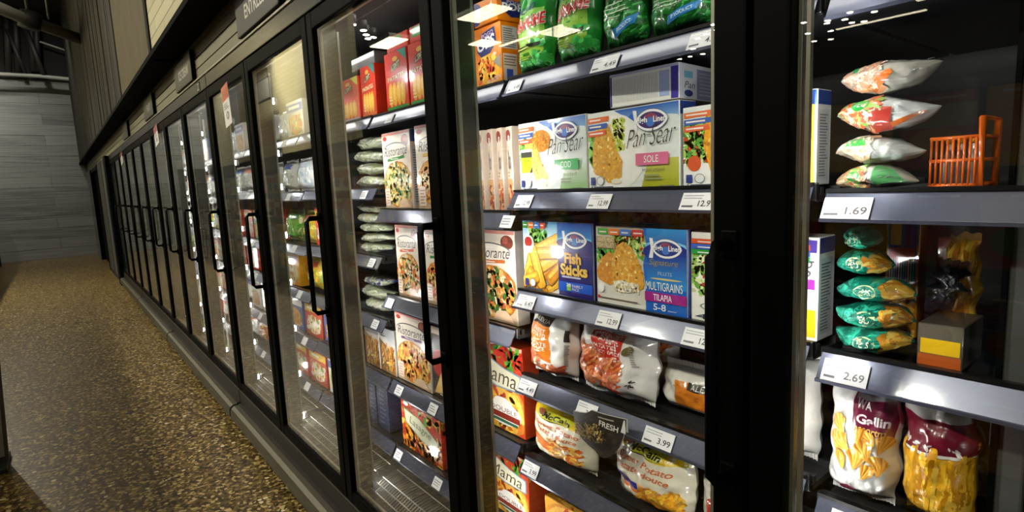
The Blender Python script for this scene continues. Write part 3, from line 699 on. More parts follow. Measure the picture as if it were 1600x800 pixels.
def fish_sticks(w, h):
    a = Art(w, h, 9); a.rect(0, 0, 1, 1, '#cfe6f2'); a.grad(0, .72, .6, 1, '#dff0f8', '#58b2e2'); a.ell(.25, .3, .5, .4, '#f2ece0')
    a.scatter(.12, .7, .36, .9, 70, GREENS, .035, .04)
    for u, v, l, q in ((.12, .45, .5, 1.2), (.06, .3, .5, 1.1), (.3, .22, .6, .8), (.5, .12, .5, .6), (.2, .12, .5, 2.4), (.38, .42, .5, .5), (.4, .68, .62, .38), (.34, .55, .55, .1), (.22, .34, .62, 1.9), (.5, .3, .45, .7), (.1, .15, .4, .3)):
        a.bar(u, v, l * 1.05, .19, q, '#9c6412', 'crumb'); a.bar(u, v + .008, l, .155, q, rng.choice(['#e8a41e', '#f0b42c', '#dc9216']), 'crumb'); a.bar(u - .01, v + .03, l * .8, .05, q, '#f8cc50', 'crumb')
    a.ell(.1, .68, .085, .12, '#f2f2f0'); a.ell(.1, .7, .06, .075, '#a8281e'); a.poly([(.04, .64), (.16, .64), (.14, .54), (.07, .54)], '#e4e2dc')
    for i, c in enumerate(('#3f9a3c', '#e8702c', '#3c78c4', '#d84a34')): a.rect(.02 + .09 * i, .9, .1 + .09 * i, .985, c); a.lines(.03 + .09 * i, .93, .095 + .09 * i, .97, 1, '#f0e8e0')
    badge(a)
    a.rect(.545, 0, 1, 1, '#221a72'); a.grad(.545, .74, 1, 1, '#2f8ed2', '#1c50b4'); a.ell(.78, .76, .25, .06, '#6cc0ea'); a.ell(.78, .73, .25, .07, '#221a72'); a.logo(.78, .77, .14)
    a.rect(.545, .07, .995, .2, '#1660d8')
    a.text('Fish', .64, .45, .86, .6, '#f2b84a', 0, .04, edge='#3a1a20'); a.text('Sticks', .58, .29, .94, .45, '#f6c860', 0, .04, edge='#3a1a20'); a.lines(.6, .25, .94, .285, 1, '#c8c8e8', .7)
    a.poly([(.66, .085), (.72, .085), (.71, .18), (.67, .18)], '#9cd04a'); a.text('28', .655, .14, .72, .185, '#ffffff'); a.text('FAMILY', .735, .135, .88, .175, '#f2f4ff', 0, .01); a.text('PACK', .735, .09, .83, .128, '#f2f4ff', 0, .01)
    return a
def tilapia(w, h):
    a = Art(w, h, 5); a.rect(0, 0, 1, 1, '#dedac6'); a.ell(.2, .14, .55, .2, '#f0eee8'); a.ell(.2, .17, .5, .16, '#e2dfd6')
    a.scatter(.22, .6, .58, .92, 240, ['#8ac04a', '#b8d868', '#6fae44', '#d8e8a0', '#c8e080', '#c84a34'], .03, .024, mat='card'); a.scatter(.02, .55, .2, .72, 40, GREENS, .04, .03)
    crumb_fill(a, [(.0, .4), (.06, .58), (.16, .68), (.26, .62), (.26, .3), (.16, .24), (.03, .3)], '#d08a2a', 180)
    crumb_fill(a, [(.2, .3), (.19, .5), (.24, .74), (.33, .82), (.42, .76), (.5, .6), (.555, .4), (.55, .26), (.45, .2), (.3, .18), (.22, .22)], '#e0a43c', 520)
    a.poly([(.21, .3), (.3, .33), (.42, .3), (.5, .28), (.5, .22), (.38, .175), (.27, .18), (.22, .23)], '#f0e8d0', 'crumb'); a.scatter(.22, .19, .5, .3, 60, ['#fbf6e8', '#e8dcb8', '#d8c490'], .02, .02)
    for i, c in enumerate(('#4aa03a', '#e8762c', '#4a78c8', '#c83a34')): a.rect(.03 + .135 * i, .895, .155 + .135 * i, .975, c); a.lines(.05 + .135 * i, .915, .15 + .135 * i, .955, 1, '#f0e8e0')
    a.rect(.02, .72, .24, .87, '#a08850'); a.text('WHITE MEAT', .03, .8, .23, .86, '#f0e8c8'); a.text('FISH FILLET', .03, .735, .23, .79, '#f0e8c8')
    a.ell(.06, .2, .04, .06, '#f4f4f2'); a.lines(.02, .06, .5, .09, 1, '#6a5a50', .5); a.rect(.02, .06, .05, .1, '#c03030')
    a.poly([(.585, 0), (1, 0), (1, 1), (.56, 1), (.6, .8), (.56, .55), (.585, .3)], '#1c64c4'); a.grad(.6, .76, 1, 1, '#2a3ea0', '#2f9ae0'); a.ell(.8, .79, .22, .07, '#7cc4ec'); a.ell(.8, .72, .24, .12, '#2b2f8c'); a.grad(.6, .3, 1, .74, '#2a8fdc', '#2a2f90')
    a.logo(.8, .77, .14); a.text('Signature', .63, .55, .92, .64, '#a89a68', .2); a.text('FILLETS', .72, .455, .86, .495, '#b8d0e8'); a.ell(.8, .41, .16, .012, '#cfc28a'); a.text('MULTIGRAINS', .595, .27, .965, .37, '#f2f0d8')
    a.rect(.58, .13, 1, .245, '#a02a86'); a.text('TILAPIA', .67, .15, .86, .225, '#f4e8f4', 0, .01); a.text('5-8', .67, .03, .8, .11, '#e4ecfa', 0, .015); a.lines(.82, .03, .95, .06, 1, '#a8b8e0')
    return a
def salad_box(w, h):
    a = Art(w, h, 2); a.rect(0, 0, 1, 1, '#f0efe8'); a.scatter(0, .3, .5, .8, 260, ['#8ac04a', '#b8d868', '#6fae44', '#e0eca8', '#d8ecb0', '#b84a3a'], .03, .026, mat='card'); crumb_fill(a, [(.38, .3), (.8, .22), (.85, .75), (.5, .72)], '#e0a43c', 160); a.rect(.9, .03, .995, .3, '#e8c81c'); a.rect(.93, .5, .985, .6, '#9a2aa0'); a.text('g', .9, .62, .98, .78, '#5a5a62', .3); a.rect(.9, .86, .995, .98, '#4a3a9a')
    for i, c in enumerate(('#d8582c', '#3f62c0', '#2f9a48')): a.rect(0, .88 - .06 * i, .95, .935 - .06 * i, c); a.lines(.06, .89 - .06 * i, .6, .92 - .06 * i, 1, '#f0e8e0')
    a.ell(.3, .17, .22, .06, '#8a8e8a'); a.ell(.3, .17, .2, .052, '#f0efe8'); a.text('4', .04, .02, .15, .08, '#20304a'); a.lines(.2, .02, .95, .06, 1, '#5a5a5a'); return a
def pizza_food(a, u, v, ru, rv, tops, n=150, half=None):
    a.ell(u, v, ru, rv, '#c8822c', 'crumb', jit=.03, n=36); a.ell(u, v, ru * .92, rv * .92, '#e8b04c', 'crumb', jit=.03, n=36)
    a.scatter(u - ru, v - rv, u + ru, v + rv, n, tops, .034 * ru / .4, .022 * ru / .4, inside=lambda x, y: ((x - u) / ru) ** 2 + ((y - v) / rv) ** 2 < .82 and 0 < x < 1 and 0 < y < 1)
def thin_pizza(bar='#2f8a3c', tops=('#5a8a3c', '#3f6a2c', '#f0d890', '#e8c870', '#f4e8c0'), word='Ristorante', crop=0.0, rot=0):
    def f(w, h):
        a = Art(w, h, len(bar + word) + int(crop * 10) + len(tops)); a.rect(0, 0, 1, 1, '#efe2d2'); a.rect(0, .965, 1, 1, '#d88a80'); a.grad(0, .0, 1, .3, '#b09878', '#e8d8c4')
        a.ell(.12, .93, .07, .03, '#c83a34'); a.ell(.85, .88, .13, .075, '#7a3a2c'); a.ell(.82, .9, .06, .04, '#a8584a')
        a.ell(.48, .77, .44, .1, '#5a5a5a'); a.ell(.48, .765, .43, .09, '#efe6da')
        a.text(word, .08 - crop, .69, .9, .81, '#33363a', .28, .0, .015)
        a.poly([(.18, .625), (.8, .655), (.8, .69), (.18, .66)], bar); a.lines(.3, .645, .72, .67, 1, '#f0f0e0')
        pizza_food(a, .52, .32, .52, .3, list(tops), 520)
        a.rect(.04, .04, .2, .27, '#e8d0bc'); a.lines(.06, .06, .19, .25, 5, '#a88a78'); a.poly([(.5, .02), (.95, .02), (.8, .14), (.6, .12)], '#ecc8a8'); return a
    return f
def mama_box(w, h):
    a = Art(w, h, 6); a.rect(0, 0, 1, 1, '#c8401c'); a.rect(0, .96, 1, 1, '#e8a0a0'); a.scatter(0, .72, 1, .96, 90, ['#4a9a2c', '#c8281c', '#e04830', '#7ab83c', '#a81c14'], .07, .04)
    pizza_food(a, .45, .26, .6, .4, ['#f2c030', '#e8a020', '#d86a20', '#f8d860', '#c84818', '#a83018'], 240)
    a.poly([(0, .86), (.3, .88), (.7, .74), (.98, .7), (.98, .5), (.6, .48), (.3, .55), (0, .56)], '#7a9ab0'); a.poly([(0, .84), (.3, .86), (.7, .725), (.96, .68), (.96, .515), (.6, .5), (.3, .57), (0, .58)], '#ece4c8')
    a.text('di Mama', .08, .57, .9, .75, '#4a4a3a', .25, 0, -.05)
    a.ell(.68, .2, .28, .14, '#f2efe8'); a.rect(.44, .13, .94, .2, '#8a2a20'); a.ell(.68, .33, .14, .05, '#f2efe8'); a.text('DOUBLE', .48, .21, .9, .265, '#6a1a14'); a.rect(.48, .085, .9, .12, '#2f6a4a'); return a
def lasagne_box(w, h):
    a = Art(w, h, 8); a.rect(0, 0, 1, 1, '#b8341a'); a.rect(0, .95, 1, 1, '#e89a90'); a.scatter(0, .68, 1, .95, 100, ['#c8281c', '#e04830', '#5fae3a', '#e8b84a', '#d86a3a'], .06, .06); a.ell(.13, .85, .1, .08, '#c82a24'); a.ell(.13, .86, .07, .05, '#f0f0ee')
    a.scatter(0, 0, 1, .5, 170, ['#e89a28', '#d8781c', '#f0b848', '#b84a18', '#a03010'], .07, .07); a.poly([(.08, .75), (.5, .7), (.92, .45), (.9, .22), (.5, .3), (.1, .5)], '#a8b098'); a.poly([(.1, .73), (.5, .68), (.9, .44), (.88, .25), (.5, .33), (.12, .52)], '#d8d8b8'); a.text('Lasagne', .22, .48, .76, .66, '#4a5a44', .25, 0, -.12); return a
def potato_box(base='#cf3018', strip='#2f9a3c', corner='#1f8a78', word=True):
    def f(w, h):
        a = Art(w, h, len(strip)); a.rect(0, 0, 1, 1, base); a.rect(0, 0, 1, .1, strip)
        for u in (.22, .4, .6, .78): a.ell(u, .3, .11, .2, '#e2a428', 'crumb'); a.ell(u - .02, .33, .06, .13, '#f0c050', 'crumb')
        a.poly([(.28, .68), (.68, .74), (.72, .86), (.32, .8)], '#16140c'); a.poly([(.3, .69), (.66, .745), (.7, .85), (.34, .79)], '#d8d0a0'); a.text("McCain", .34, .7, .68, .8, '#16140c', .2, .02, .05); a.ell(.5, .88, .12, .04, '#e8b84a')
        if word: a.text('PATATES', .12, .52, .88, .6, '#f4e8b0', .0, .02, .04)
        a.poly([(.62, 1), (1, 1), (1, .8)], corner); a.lines(.14, .14, .3, .3, 3, '#f0e0b0'); return a
    return f
def pops(w, h):
    a = Art(w, h, 4); a.rect(0, 0, 1, 1, '#e07a10'); a.grad(0, 0, 1, .5, '#e89a18', '#e07a10'); a.ell(.5, .3, .42, .26, '#f0a828'); a.scatter(.15, .1, .75, .5, 70, ['#e05a1c', '#f0b030', '#d84a18', '#f4c850'], .07, .04)
    a.poly([(.1, .62), (.3, .9), (.8, .96), (.86, .7), (.6, .55), (.25, .52)], '#24306e'); a.text('OPS', .1, .6, .8, .8, '#ffffff', 0, .03, .06, edge='#24306e'); a.text('POGO', .3, .81, .75, .88, '#e8c8e8', 0, .02, .04); a.poly([(.7, .4), (1, .5), (1, .25)], '#8a8478'); a.text('FROZEN', .45, .03, .98, .1, '#f8f0e0', 0, 0, .08); a.ell(.78, .52, .07, .03, '#f0c8a8'); return a
def pops_side(w, h):
    a = Art(w, h, 4); a.rect(0, 0, 1, 1, '#e07a10'); a.rect(.05, .58, .75, .94, '#c8c4b8'); a.lines(.1, .6, .7, .92, 9, '#5a5448'); a.rect(.05, .05, .7, .5, '#d8c4b0'); a.rect(.2, .05, .5, .25, '#3a5ab0'); a.lines(.1, .3, .7, .48, 4, '#7a6a5a'); return a
def pops_top(w, h):
    a = Art(w, h, 4); a.rect(0, 0, 1, 1, '#e8820f'); a.poly([(.1, .85), (.85, .9), (.8, .45), (.6, .2), (.35, .15), (.15, .4)], '#24306e'); a.text('POPS', .12, .42, .82, .74, '#ffffff', 0, .03, .05, edge='#24306e'); a.text('POGO', .25, .74, .7, .86, '#e8d8f0', 0, .02); return a
def pops_end(w, h):
    a = Art(w, h, 4); a.rect(0, 0, 1, 1, '#dd7c14'); a.ell(.05, .5, .3, .5, '#24306e'); a.text('PS', .0, .35, .25, .7, '#ffffff', 0, .03); a.text('4', .68, .42, .82, .85, '#f4ead0', 0, .02); a.lines(.4, .2, .95, .5, 2, '#f0d0a0'); return a
def edamame(w, h):
    a = Art(w, h, 3); a.rect(0, 0, 1, 1, '#17802a'); a.grad(.02, .1, .86, .62, '#93bc3e', '#7fb84c'); a.poly([(.84, .1), (1, .1), (1, 1), (.92, 1)], '#17802a')
    a.scatter(0, .0, 1, .12, 70, ['#1f8f30', '#37ab46', '#156a20', '#58c060'], .06, .035); a.scatter(.6, .0, .9, .3, 20, ['#2fae46', '#4fc860'], .06, .05)
    a.text('SHELLED', .18, .57, .7, .63, '#1c2a5a', .2, .01, .05); a.text('EDAMAME', .02, .4, .9, .52, '#c81c1c', .1, .03, .05, edge='#f0e8d0'); a.text('DÉCORTIQUÉES', .02, .29, .88, .36, '#18245a', .1, .012, .04)
    a.poly([(0, .205), (.8, .235), (.8, .27), (0, .24)], '#1a2418'); a.lines(.1, .22, .6, .245, 1, '#c8d060'); a.lines(.04, .1, .7, .19, 4, '#4a6a1c', .3); return a
def beans(w, h):
    a = Art(w, h, 7); a.rect(0, 0, 1, 1, '#12661f'); a.scatter(0, 0, 1, 1, 260, ['#1f7a30', '#2f9a44', '#0d4a18', '#49b05a', '#0f5a1c'], .1, .018, kind=.7, mat='card'); a.poly([(.15, .5), (.95, .56), (.95, .63), (.15, .58)], '#c8562a'); a.lines(.12, .28, .85, .46, 4, '#a8c8a0', .25)
    a.poly([(.42, .08), (.86, .17), (.95, .3), (.86, .26), (.46, .17)], '#2a80c0'); a.poly([(.5, .12), (.84, .19), (.84, .23), (.5, .16)], '#4a9ad8'); a.text('PRODUCT', .52, .13, .82, .17, '#e8f4ff', 0, .01, .05); return a
def fries(a, u0, v0, u1, v1, cols, n=70, l=.17, t=.032, rot=.6):
    a.scatter(u0, v0, u1, v1, n, cols, l, t, kind=rot, bands=5)
OR = ['#d8602a', '#c84e20', '#e07a3a', '#b8441c', '#e89050']
def alexia(kind):
    def f(w, h):
        a = Art(w, h, 11 + len(kind)); a.rect(0, 0, 1, 1, '#eceae6')
        if kind == 'orange':
            a.poly([(.07, .3), (.62, .22), (.6, .5), (.56, .84), (.1, .84)], '#e8821a'); a.poly([(.07, .84), (.56, .84), (.58, .98), (.18, .98)], '#16120f'); a.text('ALEXIA', .12, .88, .54, .94, '#d8d0c0', 0, .005)
            a.text('SWEET', .18, .73, .5, .79, '#fff4e0', 0, .01, -.01); a.text('POTATO', .15, .655, .52, .715, '#fff4e0', 0, .01, -.01); a.text('fries', .25, .605, .4, .63, '#fff4e0'); a.text('PATATE', .12, .5, .53, .565, '#fff4e0', 0, .01, -.02); a.text('DOUCE', .15, .425, .5, .49, '#fff4e0', 0, .01, -.02); a.text('frites', .25, .375, .42, .4, '#fff4e0')
            fries(a, .0, .04, .3, .36, OR, 80, .2, .03, -.5); fries(a, .3, .0, .8, .16, OR, 70, .2, .03, -.4); a.rect(.86, .62, .93, .8, '#1c1a18'); a.lines(.87, .2, .93, .58, 14, '#4a4844'); a.lines(.6, .45, .75, .55, 4, '#c8c4bc')
        else:
            a.poly([(.26, .9), (.74, .9), (.66, .6), (.6, .34), (.36, .5)], '#c8281e'); a.text('SPICY SWEET', .3, .83, .7, .88, '#f8d8c8', 0, .006); a.text('POTATO', .38, .765, .62, .815, '#f8d8c8', 0, .006); a.text('PATATE', .32, .68, .56, .73, '#f8e0d0', 0, .006, -.02); a.text('DOUCE ÉPICÉ', .26, .61, .66, .665, '#f8e0d0', 0, .006, -.02); a.poly([(.42, .38), (.6, .5), (.6, .34), (.5, .26)], '#e8503a')
            fries(a, .0, .12, .66, .52, OR + ['#f0a070'], 190, .22, .034, .7); fries(a, .0, .45, .3, .68, OR, 40, .2, .03, .9); a.ell(.78, .7, .09, .05, '#6a6030', rot=.5); a.poly([(.5, .0), (.66, .02), (.66, .12), (.56, .1)], '#d8402a'); a.rect(.3, .01, .52, .06, '#16120f'); a.text('ALEXIA', .33, .02, .5, .05, '#e8e0d0', 0, .005); a.lines(.8, .5, .86, .85, 12, '#9a9892'); a.scatter(.76, .18, .84, .28, 14, ['#1a1a18'], .04, .012, kind=.8, mat='card')
        return a
    return f
def mccain(full=True):
    def f(w, h):
        a = Art(w, h, 14 + full); a.rect(0, 0, 1, 1, '#e2dcc6'); a.poly([(0, .84), (.3, .82), (.7, .8), (1, .84), (1, 1), (0, 1)], '#e6c41c'); a.poly([(.1, .86), (.35, .83), (.7, .82), (.75, .95), (.2, .97)], '#c8cc2c'); a.ell(.2, .92, .1, .045, '#8a4a24')
        a.text('McCain', .24, .86, .7, .95, '#14120a', .15, .03, -.02); a.poly([(.12, .86), (.4, .815), (.8, .83), (.4, .83)], '#2c2a14')
        a.text('Sweet Potato', .12, .68, .84, .78, '#d0683a', .25, .012, -.03); a.text('Patate douce', .14, .55, .82, .65, '#d0683a', .25, .012, -.03)
        if full:
            a.poly([(.0, .36), (.45, .28), (.45, .39), (.0, .5)], '#2c2894'); a.text('GOLDEN CUT', .06, .4, .3, .44, '#e8e4f8', 0, .01, -.04); a.poly([(0, .31), (.45, .22), (.45, .27), (0, .355)], '#d86a2a'); a.ell(.68, .2, .22, .14, '#e09020')
            fries(a, .48, .1, .92, .4, ['#f0b428', '#e8a020', '#f4c84a', '#d88418'], 110, .17, .035, .9); fries(a, .4, .0, .9, .12, ['#e87a20', '#f0b428'], 40, .16, .035, .3); a.lines(.04, .05, .35, .2, 3, '#a8a088', .25)
        else:
            a.poly([(.0, .46), (.5, .36), (.42, .2), (.0, .32)], '#d8743a'); fries(a, .4, .1, .85, .46, ['#f0b848', '#e8a030', '#d86a2a', '#c8541c', '#f4d080'], 120, .14, .032, .3); a.lines(.4, .02, .8, .08, 2, '#b8b09a', .3)
        return a
    return f
# ---------------------------------------------------------------- main door: five shelves
bx, bg = box_px, bag_px
tops_text = lambda w, h: (lambda a: (a.rect(0, 0, 1, 1, '#d8d8d4'), a.lines(.05, .1, .95, .9, 7, '#8a8a90', .35), a)[-1])(Art(w, h, 3))
side_text = lambda c: (lambda w, h: (lambda a: (a.rect(0, 0, 1, 1, c), a.rect(.1, .05, .85, .8, '#c8ccd4'), a.lines(.15, .08, .8, .76, 22, '#5a6070', .4), a.rect(0, .85, 1, 1, '#24408c'), a)[-1])(Art(w, h, 5)))
# top shelf
bx('cereal_carton', 'orange frozen pops carton standing at the left of top shelf', 'carton', 742, 783, 40, 120, 1.59, pops, '#e07a10', .075, side=pops_side, yf=.95)
def lying(name, label, xl, xr, yt, yb, z, h, d, base, front, side, yf, rot=0, top=None):
    X0 = at(xl, (yt + yb) / 2, yf)[0]; X1 = at(xr, (yt + yb) / 2, yf)[0]; w = X1 - X0
    return place(carton_mesh(w, d, h, base, front(w, h), side(d, h) if side else None, top(w, d) if top else None), name, label, 'carton', ((X0 + X1) / 2, yf, z), (0, 0, rot))
zt = 1.59 + (at(762, 40, .95)[1] - 1.59) + .004
lying('cereal_carton', 'orange frozen pops carton lying on top of the standing one', 741, 777, 8, 45, zt, .062, .13, '#e07a10', pops_end, pops_top, .945)
bg('vegetable_bag', 'green shelled edamame bag next to the orange pops cartons', 'bag', 813, 868, -45, 110, 1.59, .07, '#178029', edamame, 1, lean=-.04)
bg('vegetable_bag', 'green shelled edamame bag, fully readable, second on the top shelf', 'bag', 876, 939, -65, 105, 1.59, .08, '#178029', edamame, 2, lean=-.05)
bg('vegetable_bag', 'dark green bean bag with blue ribbon, third on the top shelf', 'bag', 948, 1012, -75, 80, 1.59, .08, '#12661f', beans, 3, lean=-.06)
bg('vegetable_bag', 'dark green bean bag at the right end of the top shelf', 'bag', 1022, 1118, -80, 66, 1.59, .09, '#12661f', beans, 4, lean=-.05)
# second shelf
bx('fish_box', 'white and blue breaded cod box with green COD banner', 'box', 808, 917, 187, 294, 1.31, pan_sear('COD'), d=.055, yf=.945)
bx('fish_box', 'white and blue breaded sole box with pink SOLE banner', 'box', 919, 1062, 168, 292, 1.31, pan_sear('SOLE'), d=.055, yf=.945, side=side_text('#d8dce0'))
bx('fish_box', 'white fish box with orange fillets at right end of second shelf', 'box', 1067, 1276, 155, 291, 1.31, pan_sear('HAD'), d=.05, yf=.945, side=side_text('#d8dce4'))
zz = at(990, 168, .95)[1] + .006
wl = at(1058, 140, .945)[0] - at(956, 140, .945)[0]
def stripes(w, h):
    a = Art(w, h, 3); a.rect(0, 0, 1, 1, '#f2f2ec'); a.rect(0, 0, .03, 1, '#4a3a86'); a.rect(.9, 0, 1, 1, '#4038a0'); a.rect(0, .93, 1, 1, '#b8b6dc'); a.L += 1
    u = .05
    while u < .72: a.rect(u, .1, u + .005, .85, '#9a9ca6', up=False); u += .022
    a.rect(.74, .1, .88, .86, '#a8b8e4'); return a
def end_panel(w, h):
    a = Art(w, h, 3); a.rect(0, 0, 1, 1, '#dfe2ea'); a.rect(.4, 0, 1, .9, '#8a90b0'); a.rect(.1, .6, .3, .8, '#7ac0d8'); a.text('Pan', .1, .3, .35, .5, '#4a4a58', .3); a.ell(.2, .15, .1, .1, '#3a4a8a'); a.lines(.45, .1, .95, .85, 7, '#b8bccc', .4); return a
lying('fish_box', 'striped fish box lying flat on top of the sole box', 956, 1058, 118, 165, zz, .068, .17, '#ececf0', stripes, end_panel, .955, .09)
# third shelf
bx('fish_box', 'blue Fish Sticks family pack box on the third shelf', 'box', 810, 929, 347, 462, 1.055, fish_sticks, '#221a72', .06)
bx('fish_box', 'multigrain tilapia box with breaded fillets, beside the fish sticks', 'box', 932, 1076, 356, 480, 1.055, tilapia, '#1c50b0', .06, side=side_text('#2a50a0'))
bx('fish_box', 'white fish box with green salad picture, behind the door handle', 'box', 1080, 1281, 368, 500, 1.055, salad_box, d=.06, side=side_text('#e8e4ec'))
za = at(1000, 356, .95)[1] + .004
lying('pizza_box', 'pizza box lying flat above the tilapia box', 966, 1112, 325, 352, za, .036, .2, '#c8b8a0', lambda w, h: (lambda a: (a.rect(0, 0, 1, 1, '#b8a890'), a.rect(0, 0, 1, .4, '#8a2a18'), a.scatter(0, 0, 1, .6, 90, ['#a83a1c', '#c8742c', '#8a1c10'], .02, .12), a.rect(.2, .6, .3, .95, '#6a3a30'), a)[-1])(Art(w, h, 2)), None, 1.0)
# fourth shelf
bg('fries_bag', 'white sweet potato fries bag with orange label', 'bag', 812, 903, 488, 606, .826, .085, '#eae8e4', alexia('orange'), 6, lean=-.03, yaw=.05)
bg('fries_bag', 'white spicy sweet potato fries bag with red label', 'bag', 912, 1028, 506, 640, .826, .095, '#eae8e4', alexia('red'), 7, lean=-.04, wrinkle=1.5)
bg('fries_bag', 'plain white fries bag standing behind the red label bag', 'bag', 1010, 1062, 515, 620, .826, .06, '#dcdad6', lambda w, h: (lambda a: (fries(a, .2, .6, .8, .95, OR, 30, .15, .03), a.rect(.5, .35, .9, .42, '#2a2826'), a.poly([(0, .05), (.3, .2), (.3, .02)], '#d8502a'), a)[-1])(Art(w, h, 4)), 8, yf=1.06, h=.182)
bg('fries_bag', 'orange and white fries bag slumped at the right end of fourth shelf', 'bag', 1042, 1150, 592, 655, .826, .09, '#e4e0d8', lambda w, h: (lambda a: (a.rect(.3, .0, .95, .75, '#e0821c'), a.scatter(.3, 0, .95, .7, 60, ['#e89a30', '#d8701c'], .1, .03, kind=.2), a.rect(.5, .6, .95, .78, '#1c1814'), a.text('ALEXIA', .56, .63, .9, .75, '#d8d0c0'), a)[-1])(Art(w, h, 4)), 9, yf=1.0, h=.105)
# fifth shelf
bg('fries_bag', 'cream sweet potato fries bag left of the FRESH sign', 'bag', 816, 900, 630, 735, .597, .085, '#e2dcc6', mccain(False), 10, yaw=.03)
bg('fries_bag', 'narrow cream fries bag half hidden under the FRESH sign', 'bag', 930, 968, 672, 775, .597, .08, '#e2dcc6', lambda w, h: (lambda a: (a.poly([(0, .5), (.5, .55), (.4, .3), (0, .35)], '#e08030'), fries(a, .1, .2, .7, .75, ['#f0c860', '#d8a040', '#e8b850', '#c87830'], 70, .13, .03), a.text('McCain', .2, .82, .8, .9, '#c85a2a'), a)[-1])(Art(w, h, 4)), 11, yf=1.03, h=.18)
bg('fries_bag', 'large cream and yellow sweet potato fries bag with purple band', 'bag', 970, 1090, 690, 800, .597, .1, '#e2dcc6', mccain(True), 12, yaw=-.04, wrinkle=1.3)
bg('fries_bag', 'pale bag with red mark at the right end of fifth shelf', 'bag', 1103, 1185, 735, 830, .597, .08, '#d8d6cc', lambda w, h: (lambda a: (a.ell(.3, .4, .12, .14, '#c83028'), a)[-1])(Art(w, h, 4)), 13, yf=.96, h=.17)
# lowest shelf in the main door
bx('pizza_box', 'golden pizza box on the lowest shelf by the bottom edge', 'box', 852, 985, 772, 830, .30, lambda w, h: (lambda a: (a.rect(0, 0, 1, 1, '#e0a030'), pizza_food(a, .5, .5, .6, .6, ['#f0c048', '#e88a20', '#c8401c', '#7ab03c', '#f4d880'], 150), a)[-1])(Art(w, h, 5)), '#d89a30', .1, h=.19, top=lambda w, d: (lambda a: (a.rect(0, 0, 1, 1, '#c88a28'), pizza_food(a, .5, .4, .5, .5, ['#f0c048', '#e88a20', '#c8401c', '#7ab03c'], 90), a)[-1])(Art(w, d, 5)))
# ---------------------------------------------------------------- right end of the next case, seen left of the main door's shelves
HP = at(775, 200, .95)[1] - 1.26
for i in range(4):
    X = at(755 + i * 13.5, 255, .95)[0]
    mb = carton_mesh(.03, .2, HP, '#d8c4b0', (lambda a: (a.rect(0, 0, 1, 1, '#e0cdb8'), a.grad(0, 0, 1, .38, '#a8542c', '#d8a878'), a.scatter(0, 0, 1, .3, 40, ['#c8502a', '#e8a060', '#8a3418', '#f0d0a0'], .2, .03), a.ell(.4, .9, .5, .07, '#8a2018'), a.text('Risto', .25, .5, .75, .72, '#5a5a66', 0, .01), a.text('R', .3, .8, .7, .9, '#f4f0ea', .2, .02), a.lines(.1, .4, .5, .48, 2, '#a08878'), a)[-1])(Art(.03, HP, i)))
    place(mb, 'pizza_box', ('leftmost', 'second', 'third', 'rightmost')[i] + ' of four thin pizza boxes on edge left of the COD box', 'box', (X - .012, .95 + .004 * i, 1.2605), (0, 0, -.17))
bx('pizza_box', 'spinach pizza box left of the blue Fish Sticks box', 'box', 735, 806, 360, 495, .942, thin_pizza('#d8702c', ('#4a7a30', '#3c6428', '#e8b060', '#d8683a', '#f4e4bc', '#e8904a'), 'Ristorante'), '#efe2d2', .045, yf=.95)
bx('pizza_box', 'double topping deep dish pizza box below the spinach pizza box', 'box', 726, 818, 540, 680, .617, mama_box, '#c8401c', .06, yf=.95, h=.262)
bx('pizza_box', 'red deep dish pizza box at the bottom left of main door', 'box', 745, 826, 718, 830, .35, mama_box, '#c8401c', .075, yf=.95, h=.205, side=lambda w, h: (lambda a: (a.rect(0, 0, 1, 1, '#a83a1c'), a.scatter(0, .7, 1, 1, 40, ['#c8281c', '#5a9a3c', '#e8a848'], .12, .06), a.ell(.4, .75, .2, .1, '#f0e8e4'), a)[-1])(Art(w, h, 3)))
# ---------------------------------------------------------------- second door: left part of that case
z = 1.587
bx('potato_box', 'red potato wedge carton with green strip, centre of top shelf', 'carton', 602, 637, 66, 175, z, potato_box(), '#cf3018', .06, group='red potato cartons', h=.2)
bx('potato_box', 'red potato wedge carton partly behind the door frame', 'carton', 639, 676, 52, 165, z, potato_box(), '#cf3018', .06, group='red potato cartons', h=.2)
for i, (xl, xr, yt) in enumerate(((603, 636, 55), (639, 676, 40))):
    za = z + .2035; X0 = at(xl, yt, .95)[0]; X1 = at(xr, yt, .95)[0]
    place(carton_mesh(X1 - X0, .16, .05, '#cf3018', (lambda a: (a.rect(0, 0, 1, 1, '#cf3018'), a.rect(.1, .3, .7, .95, '#2f9a3c'), a.lines(.15, .45, .65, .8, 2, '#d8f0d0'), a)[-1])(Art(X1 - X0, .05))), 'potato_box', ('red potato carton lying on the centre standing carton', 'red potato carton lying on the carton by the frame')[i], 'carton', ((X0 + X1) / 2, .95, za))
bx('pizza_box', 'thin spinach pizza box with green bar behind the second door', 'box', 588, 643, 212, 322, 1.258, thin_pizza('#2f8a3c'), '#efe2d2', .05, side=side_text('#e8c8b8'), h=.268)
bx('pizza_box', 'thin cheese pizza box cut off by the door frame, second shelf', 'box', 651, 720, 205, 325, 1.258, thin_pizza('#d8b41c', ('#f0c048', '#e8a838', '#f4dc90', '#d8782c'), crop=-.0), '#efe2d2', .05, h=.272)
bx('pizza_box', 'thin pizza box with orange bar behind the second door handle', 'box', 620, 655, 350, 460, .942, thin_pizza('#d8582c', ('#e89a58', '#f0d8b0', '#d8702c', '#8aa04a', '#f4ecd8')), '#efe2d2', .05, h=.26, side=side_text('#f0ece4'))
bx('pizza_box', 'thin pizza box with green bar right of the door handle', 'box', 664, 720, 362, 480, .942, thin_pizza('#2f8a3c', ('#e8a038', '#d8702c', '#f0c860', '#c8481c')), '#efe2d2', .05, h=.25)
